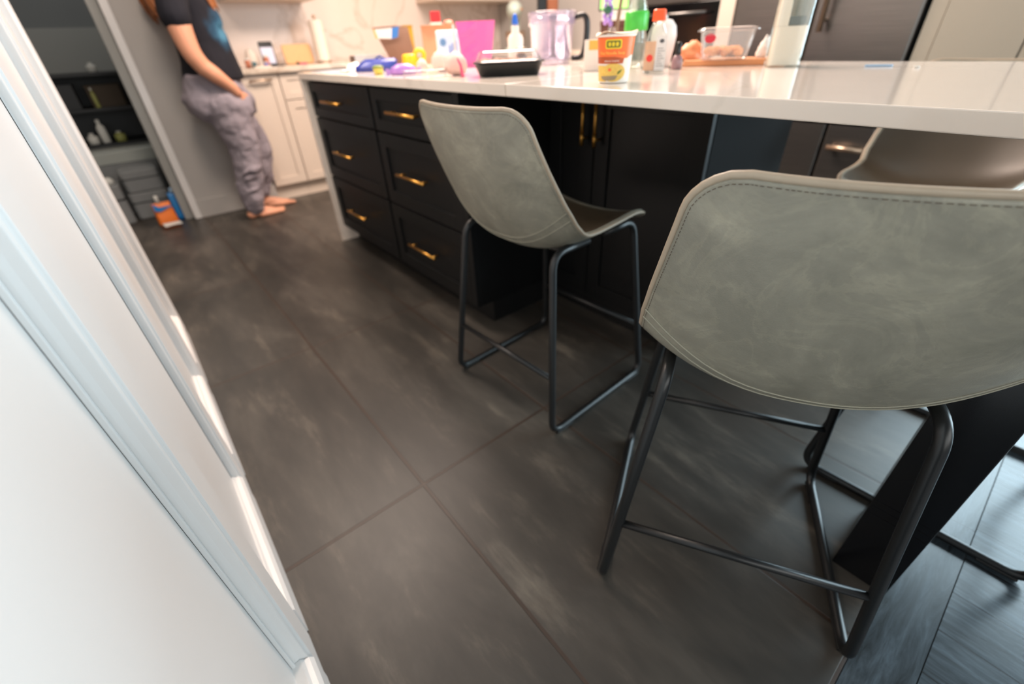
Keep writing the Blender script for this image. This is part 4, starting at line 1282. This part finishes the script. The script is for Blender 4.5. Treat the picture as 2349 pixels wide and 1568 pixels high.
loft_rr(B(), [rring(0.112, 0.078, 0.036, 0.0405), rring(0.104, 0.070, 0.034, 0.044), rring(0.094, 0.060, 0.03, 0.066), rring(0.088, 0.055, 0.028, 0.069)]).obj('lid', 'clr', ty, smooth=False)
sj = on_top('small_jar', 'small brown jar behind the black tray', 'jar', 1.28, 1.49)
B().lathe([(0.017, 0), (0.019, 0.004), (0.019, 0.045), (0.014, 0.054)], 24).obj('jar_body', mat('brown_glass', (70, 42, 28), 0.15), sj, smooth=True)
B().lathe([(0.016, 0.0545), (0.017, 0.056), (0.016, 0.070), (0.008, 0.072)], 24).obj('lid', 'nickel', sj, smooth=True)
# glue bottle
gl = on_top('glue_bottle', 'white glue bottle with a pointed blue cap', 'bottle', 1.33, 1.58)
B().lathe([(0.028, 0), (0.030, 0.004), (0.030, 0.098), (0.026, 0.108), (0.014, 0.118), (0.014, 0.136), (0.010, 0.142)], 32, sy=0.7).obj('bottle_body', mat('white_bottle', (238, 222, 212), 0.4), gl, smooth=True)
B().lathe([(0.011, 0.142), (0.011, 0.152), (0.008, 0.170), (0.004, 0.176)], 20).obj('cap', mat('blue_cap', (20, 96, 200), 0.35), gl, smooth=True)
# food processor bowl
M['lav'] = clear('clear_lavender_plastic', (214, 200, 238), 0.22, 0.05)
fp = on_top('food_processor_bowl', 'clear food processor bowl with a black shaft and handle', 'bowl', 1.62, 1.68)
fp.scale = (0.98, 0.98, 0.86)
B().lathe([(0.060, 0.0), (0.080, 0.002), (0.084, 0.018), (0.088, 0.020)], 40).obj('base_ring', 'lav', fp, smooth=True)
B().lathe([(0.088, 0.0205), (0.096, 0.16), (0.104, 0.162), (0.104, 0.205), (0.100, 0.205), (0.100, 0.166), (0.092, 0.162), (0.084, 0.024), (0.02, 0.0225)], 48).obj('bowl', 'lav', fp, smooth=True)
B().lathe([(0.020, 0.026), (0.012, 0.04), (0.011, 0.175), (0.018, 0.186), (0.018, 0.205), (0.010, 0.212)], 24, cx=0.006).obj('shaft', 'gloss_black', fp, smooth=True)
hp_, _ = catmull([(0.100, -0.02, 0.190), (0.135, -0.03, 0.196), (0.150, -0.034, 0.165), (0.148, -0.034, 0.08), (0.132, -0.03, 0.028), (0.090, -0.02, 0.022)], 22)
B().tube(hp_, 0.0125, 14).obj('handle', 'gloss_black', fp, smooth=True)
B().lathe([(0.104, 0.2055), (0.106, 0.208), (0.104, 0.218), (0.04, 0.220)], 40).obj('lid', 'lav', fp, smooth=True)

# noodle cup ---------------------------------------------------------
cu = on_top('noodle_cup', 'orange instant noodle cup with a yellow badge at the worktop edge', 'cup', 0.985, 0.805)
cup_r = lambda z: 0.0345 + 0.0085 * z / 0.098
B().lathe([(0.031, 0.0), (0.0335, 0.001), (cup_r(0.0), 0.0025), (cup_r(0.092), 0.092), (0.0445, 0.0925), (0.0455, 0.094), (0.0445, 0.0965), (0.0415, 0.0955)], 64).obj('paper_cup', mat('white_cup_paper', (240, 232, 222), 0.4), cu, smooth=True)
lv = []
for j, rr in enumerate((0.0475, 0.035, 0.02, 0.004)):
    for i in range(48):
        a = 2 * PI * i / 48
        edge = (0.005 * math.sin(3 * a + 1.0) + 0.003 * math.sin(5 * a)) if j == 0 else (0.003 * math.sin(3 * a + 1) if j == 1 else 0)
        lv.append((rr * math.cos(a), rr * math.sin(a), 0.0985 + edge * 0.7 + (0.002 if j > 1 else 0.0)))
lf = [(j * 48 + i, j * 48 + (i + 1) % 48, (j + 1) * 48 + (i + 1) % 48, (j + 1) * 48 + i) for j in range(3) for i in range(48)]
lf.append(tuple(range(144, 192)))
ld = B().add(lv, lf).obj('paper_lid', mat('peach_foil_lid', (248, 216, 188), 0.4), cu, smooth=True)
ld.modifiers.new('thick', 'SOLIDIFY').thickness = 0.0006


def wrapped(poly2d, off, m, name, cx=0.0, dense=0.003):
    """a printed patch wrapped on the cup wall; poly2d in (arc length, height), arc 0 faces the front"""
    bm = bmesh.new()
    vs = [bm.verts.new((a, h, 0)) for a, h in poly2d]
    bm.faces.new(vs)
    xs = [p[0] for p in poly2d]; x = min(xs) + dense
    while x < max(xs):
        g = bm.verts[:] + bm.edges[:] + bm.faces[:]
        bmesh.ops.bisect_plane(bm, geom=g, plane_co=(x, 0, 0), plane_no=(1, 0, 0)); x += dense
    bmesh.ops.triangulate(bm, faces=bm.faces[:])
    for v in bm.verts:
        a, h = v.co.x, v.co.y
        r = cup_r(h) + off
        an = -PI / 2 + a / 0.039
        v.co = (r * math.cos(an), r * math.sin(an), h)
    me = bpy.data.meshes.new(name); bm.to_mesh(me); bm.free()
    me.materials.append(m)
    o = bpy.data.objects.new(name, me); COL.objects.link(o); o.parent = cu
    return o


def ell(cx, cy, rx, ry, n=28): return [(cx + rx * math.cos(2 * PI * i / n), cy + ry * math.sin(2 * PI * i / n)) for i in range(n)]
m_or = mat('cup_orange_print', (244, 112, 50), 0.35)
m_br = mat('cup_brown_band', (176, 78, 34), 0.35)
m_ye = mat('cup_yellow_badge', (230, 200, 40), 0.35)
m_dk = mat('cup_dark_olive', (122, 112, 30), 0.4)
m_tx = mat('cup_yellow_lettering', (248, 204, 92), 0.35)
m_wh = mat('cup_white_lettering', (240, 226, 214), 0.35)
m_no = mat('noodle_picture', (222, 184, 88), 0.5, noise=0.25, nscale=260)
wrapped([(-0.075, 0.050), (0.030, 0.050), (0.045, 0.056), (0.075, 0.056), (0.075, 0.0915), (-0.075, 0.0915)], 0.0004, m_or, 'orange_panel', dense=0.004)
wrapped([(-0.060, 0.040), (0.020, 0.040), (0.022, 0.050), (0.0, 0.0535), (-0.030, 0.054), (-0.060, 0.053)], 0.0006, m_br, 'brown_band')
wrapped(ell(-0.002, 0.022, 0.031, 0.0185), 0.0005, m_no, 'noodle_picture')
wrapped([(-0.060, 0.004), (-0.02, 0.004), (-0.02, 0.036), (-0.060, 0.036)], 0.00045, m_no, 'noodle_picture')
wrapped([(-0.036, 0.0150), (0.010, 0.0165), (0.004, 0.0075), (-0.020, 0.0055), (-0.032, 0.0085)], 0.0009, mat('grey_bowl_print', (150, 132, 104), 0.5), 'bowl_print')
wrapped([(0.008, 0.0185), (0.013, 0.0200), (0.021, 0.0285), (0.014, 0.0265), (0.009, 0.0235)], 0.0010, mat('herb_green_print', (94, 108, 36), 0.5), 'herb_print')
wrapped([(-0.015, 0.026), (-0.010, 0.0245), (-0.006, 0.027), (-0.009, 0.0315), (-0.014, 0.031)], 0.0010, mat('carrot_print', (236, 110, 60), 0.5), 'carrot_print')
badge = [(x, z) for x, z in rrect(-0.023, 0.013, 0.069, 0.087, 0.004)]
wrapped(badge, 0.0007, m_ye, 'yellow_badge')
wrapped([(x, z) for x, z in rrect(-0.020, 0.010, 0.0715, 0.0845, 0.003)], 0.0009, m_dk, 'badge_field')
for k in range(3): wrapped(ell(-0.013 + 0.008 * k, 0.078, 0.0032, 0.0042), 0.0011, m_ye, 'badge_ornament')


def wrapped_text(txt, size, a0, h0, off, m, name, adv=1.0):
    cv = bpy.data.curves.new('lettering', 'FONT')
    cv.body = txt; cv.size = size; cv.resolution_u = 2
    to_ = bpy.data.objects.new('lettering', cv); COL.objects.link(to_)
    dg = bpy.context.evaluated_depsgraph_get(); dg.update()
    me = bpy.data.meshes.new_from_object(to_.evaluated_get(dg))
    bpy.data.objects.remove(to_)
    for v in me.vertices:
        a, h = v.co.x * adv + a0, v.co.y + h0
        r = cup_r(h) + off; an = -PI / 2 + a / 0.039
        v.co = (r * math.cos(an), r * math.sin(an), h)
    me.materials.clear(); me.materials.append(m)
    o = bpy.data.objects.new(name, me); COL.objects.link(o); o.parent = cu
    return o


wrapped_text('Rice Noodle Soup', 0.0082, -0.0375, 0.0585, 0.0009, m_tx, 'lettering', 0.98)
wrapped_text('SPRING ONION', 0.0050, -0.025, 0.0435, 0.0010, m_wh, 'lettering')

# small yellow-orange box behind the cup
ob = on_top('tea_box', 'pale box with an orange corner behind the noodle cup', 'box', 1.32, 1.15)
B().box(-0.045, 0.045, -0.025, 0.025, 0.0, 0.085).obj('box_body', mat('blush_carton', (238, 222, 210), 0.6), ob, bevel=0.001)
B().box(-0.030, 0.046, -0.0262, -0.0252, 0.058, 0.084).obj('orange_print', mat('amber_print', (250, 176, 76), 0.5), ob)
# soda bottle
M['green_label'] = mat('bright_green_label', (70, 186, 62), 0.35, noise=0.3, nscale=50)
M['clr_grn'] = clear('clear_pale_green_plastic', (222, 236, 222), 0.22, 0.04)
sb = on_top('soda_bottle', 'clear bottle with a bright green label behind the noodle cup', 'bottle', 1.46, 1.115)
B().lathe([(0.026, 0), (0.036, 0.006), (0.037, 0.09), (0.034, 0.10), (0.036, 0.118), (0.033, 0.158), (0.022, 0.192), (0.013, 0.214), (0.012, 0.23)], 40).obj('bottle_body', 'clr_grn', sb, smooth=True)
B().lathe([(0.0375, 0.104), (0.0378, 0.105), (0.0376, 0.150), (0.0340, 0.156)], 40).obj('label', 'green_label', sb, smooth=True)
B().lathe([(0.0138, 0.2305), (0.0142, 0.232), (0.0138, 0.246), (0.010, 0.248)], 24).obj('cap', mat('green_cap', (40, 170, 60), 0.35), sb, smooth=True)
# vase with flowers
vs = on_top('flower_vase', 'slim vase with a lilac flower and brown stem behind the noodle cup', 'vase', 1.60, 1.33)
B().lathe([(0.020, 0), (0.026, 0.004), (0.028, 0.05), (0.018, 0.10), (0.016, 0.12)], 28).obj('vase_body', 'clr_pink', vs, smooth=True)
B().tube([(0.012, 0, 0.02), (0.016, 0, 0.12), (0.030, 0, 0.26)], 0.007, 10).obj('brown_stem', mat('brown_stem', (138, 110, 84), 0.7), vs, smooth=True)
B().tube([(-0.004, 0, 0.02), (-0.010, 0, 0.12), (-0.020, 0, 0.20)], 0.003, 8).obj('green_stem', mat('stem_green', (30, 92, 60), 0.6), vs, smooth=True)
fl = B()
for k in range(14):
    a = k * 2.4
    fl.ball(-0.020 + 0.012 * math.cos(a), 0.010 * math.sin(a), 0.130 + 0.006 * k, 0.008, 0.008, 0.010, 10, 7)
fl.obj('flower_spike', mat('lilac_petals', (176, 140, 214), 0.6), vs, smooth=True)
B().ball(-0.022, -0.012, 0.172, 0.016, 0.010, 0.012).obj('leaf', mat('dark_leaf', (40, 92, 70), 0.5), vs, smooth=True)
# sauce bottle with orange cap
sc_ = on_top('sauce_bottle', 'clear sauce bottle with an orange-red flip cap and white label', 'bottle', 1.285, 0.905)
loft_rr(B(), [rring(0.028, 0.018, 0.010, 0), rring(0.030, 0.020, 0.012, 0.004), rring(0.030, 0.020, 0.012, 0.074), rring(0.025, 0.018, 0.012, 0.096), rring(0.016, 0.014, 0.010, 0.116), rring(0.013, 0.012, 0.010, 0.122)]).obj('bottle_body', 'clr_grn', sc_, smooth=False)
loft_rr(B(), [rring(0.026, 0.016, 0.010, 0.004), rring(0.026, 0.016, 0.010, 0.030)]).obj('dark_sauce', mat('dark_sauce', (70, 48, 40), 0.3), sc_)
loft_rr(B(), [rring(0.017, 0.015, 0.008, 0.122), rring(0.018, 0.016, 0.008, 0.124), rring(0.017, 0.015, 0.008, 0.146), rring(0.013, 0.011, 0.008, 0.149)]).obj('cap', mat('orange_red_cap', (252, 88, 30), 0.35), sc_)
B().box(0.001, 0.029, -0.0215, -0.0206, 0.006, 0.088).obj('white_label', mat('grey_white_print', (218, 212, 208), 0.5), sc_)
B().box(-0.029, 0.0, -0.0215, -0.0206, 0.006, 0.076).obj('picture_label', mat('tan_picture_label', (206, 164, 132), 0.5, noise=0.2, nscale=60), sc_)
B().ball(-0.014, -0.0205, 0.036, 0.011, 0.0018, 0.011).obj('red_spot', mat('red_print', (222, 60, 46), 0.5), sc_, smooth=True)
B().ball(0.015, -0.0205, 0.076, 0.008, 0.0018, 0.006).obj('black_emblem', mat('dark_grey_print', (76, 76, 80), 0.5), sc_, smooth=True)
lb = B()
for k in range(8): lb.box(0.005, 0.025 - 0.004 * (k % 3), -0.0221, -0.0216, 0.016 + 0.006 * k, 0.0175 + 0.006 * k)
lb.obj('label_lines', mat('grey_print', (120, 118, 118), 0.5), sc_)
# round white bottle
wj = on_top('milk_jug', 'round-shouldered white bottle just right of the orange cap', 'bottle', 1.52, 1.045)
B().lathe([(0.026, 0), (0.030, 0.006), (0.036, 0.045), (0.041, 0.085), (0.036, 0.112), (0.022, 0.128), (0.010, 0.131)], 36, sy=0.8).obj('bottle_body', mat('white_jug', (240, 226, 220), 0.3), wj, smooth=True)
B().lathe([(0.012, 0.1312), (0.012, 0.140), (0.006, 0.142)], 20, cx=-0.006).obj('cap', 'offwhite', wj, smooth=True)
# nail polish
np_ = on_top('nail_polish', 'small mauve nail polish bottle with a black cap', 'bottle', 1.415, 0.914)
B().lathe([(0.013, 0), (0.0155, 0.003), (0.0155, 0.028), (0.010, 0.036), (0.006, 0.038)], 24).obj('bottle_body', mat('mauve_polish', (150, 116, 120), 0.15), np_, smooth=True)
B().lathe([(0.0085, 0.0382), (0.009, 0.04), (0.0072, 0.068), (0.005, 0.070)], 20).obj('cap', 'gloss_black', np_, smooth=True)
# orange bag and clamshell
wt_ = on_top('serving_board', 'flat orange-tan board under the clamshell and the orange bag', 'board', 1.655, 0.862)
B().prism(rrect(-0.15, 0.15, -0.075, 0.075, 0.02), 0, 0.016).obj('board', mat('orange_tan_wood', (222, 150, 100), 0.5, noise=0.1), wt_, bevel=0.002)
pb = on_top('snack_bag', 'orange snack bag beside the clear clamshell', 'bag', 1.625, 0.995)
pb.location.z = ZC + 0.0165
crumple(B(), 0.050, 0.050, seed=6).obj('bag_body', mat('orange_film', (248, 160, 110), 0.35, noise=0.12, nscale=30), pb, smooth=True)
cl = on_top('clamshell', 'clear clamshell box with a red sticker and orange food', 'container', 1.600, 0.866)
cl.location.z = ZC + 0.0165
loft_rr(B(), [rring(0.064, 0.045, 0.015, 0), rring(0.066, 0.047, 0.015, 0.003), rring(0.078, 0.058, 0.018, 0.074), rring(0.088, 0.066, 0.020, 0.076), rring(0.088, 0.066, 0.020, 0.079), rring(0.075, 0.056, 0.018, 0.079), rring(0.062, 0.044, 0.015, 0.006)]).obj('box_body', 'clr', cl)
loft_rr(B(), [rring(0.087, 0.065, 0.020, 0.0795), rring(0.080, 0.058, 0.018, 0.084), rring(0.070, 0.050, 0.016, 0.086)]).obj('lid', 'clr', cl)
fd = B(); random.seed(21)
for k in range(34): fd.ball(random.uniform(-0.052, 0.052), random.uniform(-0.034, 0.034), 0.016 + random.uniform(0, 0.012), random.uniform(0.010, 0.015), 0.012, 0.010, 10, 6)
f_ = fd.obj('food', mat('orange_food', (244, 160, 92), 0.5, noise=0.1, nscale=60), cl, smooth=True); f_['kind'] = 'stuff'
B().lathe([(0.016, 0), (0.016, 0.001)], 28, sy=0.75).obj('sticker', mat('red_sticker', (208, 40, 56), 0.4), cl)
e = cl.children[-1]; e.rotation_euler = (PI / 2 - 0.14, 0, 0); e.location = (-0.048, -0.0565, 0.058)
# tall jar with flour
jr = on_top('storage_jar', 'tall square clear jar of white flour, rightmost on the worktop', 'jar', 1.583, 0.675, 0.15)
loft_rr(B(), [rring(0.040, 0.040, 0.010, 0), rring(0.042, 0.042, 0.012, 0.004), rring(0.042, 0.042, 0.012, 0.170), rring(0.040, 0.040, 0.012, 0.178)]).obj('jar_body', 'clr_grn', jr)
flr = loft_rr(B(), [rring(0.0385, 0.0385, 0.010, 0.004), rring(0.0392, 0.0392, 0.010, 0.096)])
flr.prism([(-0.039, 0.0965), (-0.012, 0.0965), (-0.014, 0.150), (-0.022, 0.170), (-0.039, 0.172)], -0.0385, 0.0385, 'y')
flr.obj('flour', mat('white_flour', (240, 226, 212), 0.9, noise=0.02), jr)
B().box(-0.010, 0.030, -0.036, 0.036, 0.0975, 0.118).obj('dark_scoop', mat('slate_scoop', (70, 76, 80), 0.5), jr, bevel=0.003)
loft_rr(B(), [rring(0.043, 0.043, 0.012, 0.1785), rring(0.043, 0.043, 0.012, 0.192), rring(0.038, 0.038, 0.012, 0.196)]).obj('lid', 'clr', jr)
# small flat clips on the counter by the tall cabinets
for x, y, w, mm, lab in ((1.60, 0.435, 0.030, 'sky', 'thin pale blue clip lying flat at the right of the worktop'), (1.56, 0.345, 0.006, 'offwhite', 'tiny white crumb lying right of the blue clip')):
    o = B().prism(rrect(-w, w, -0.012 if w > .01 else -0.006, 0.012 if w > .01 else 0.006, 0.005), 0, 0.004).obj('clip' if w > .01 else 'crumb', mm); o.location = (x, y, ZC); o.rotation_euler = (0, 0, face(x, y)); tag(o, lab, 'clip' if w > .01 else 'crumb')
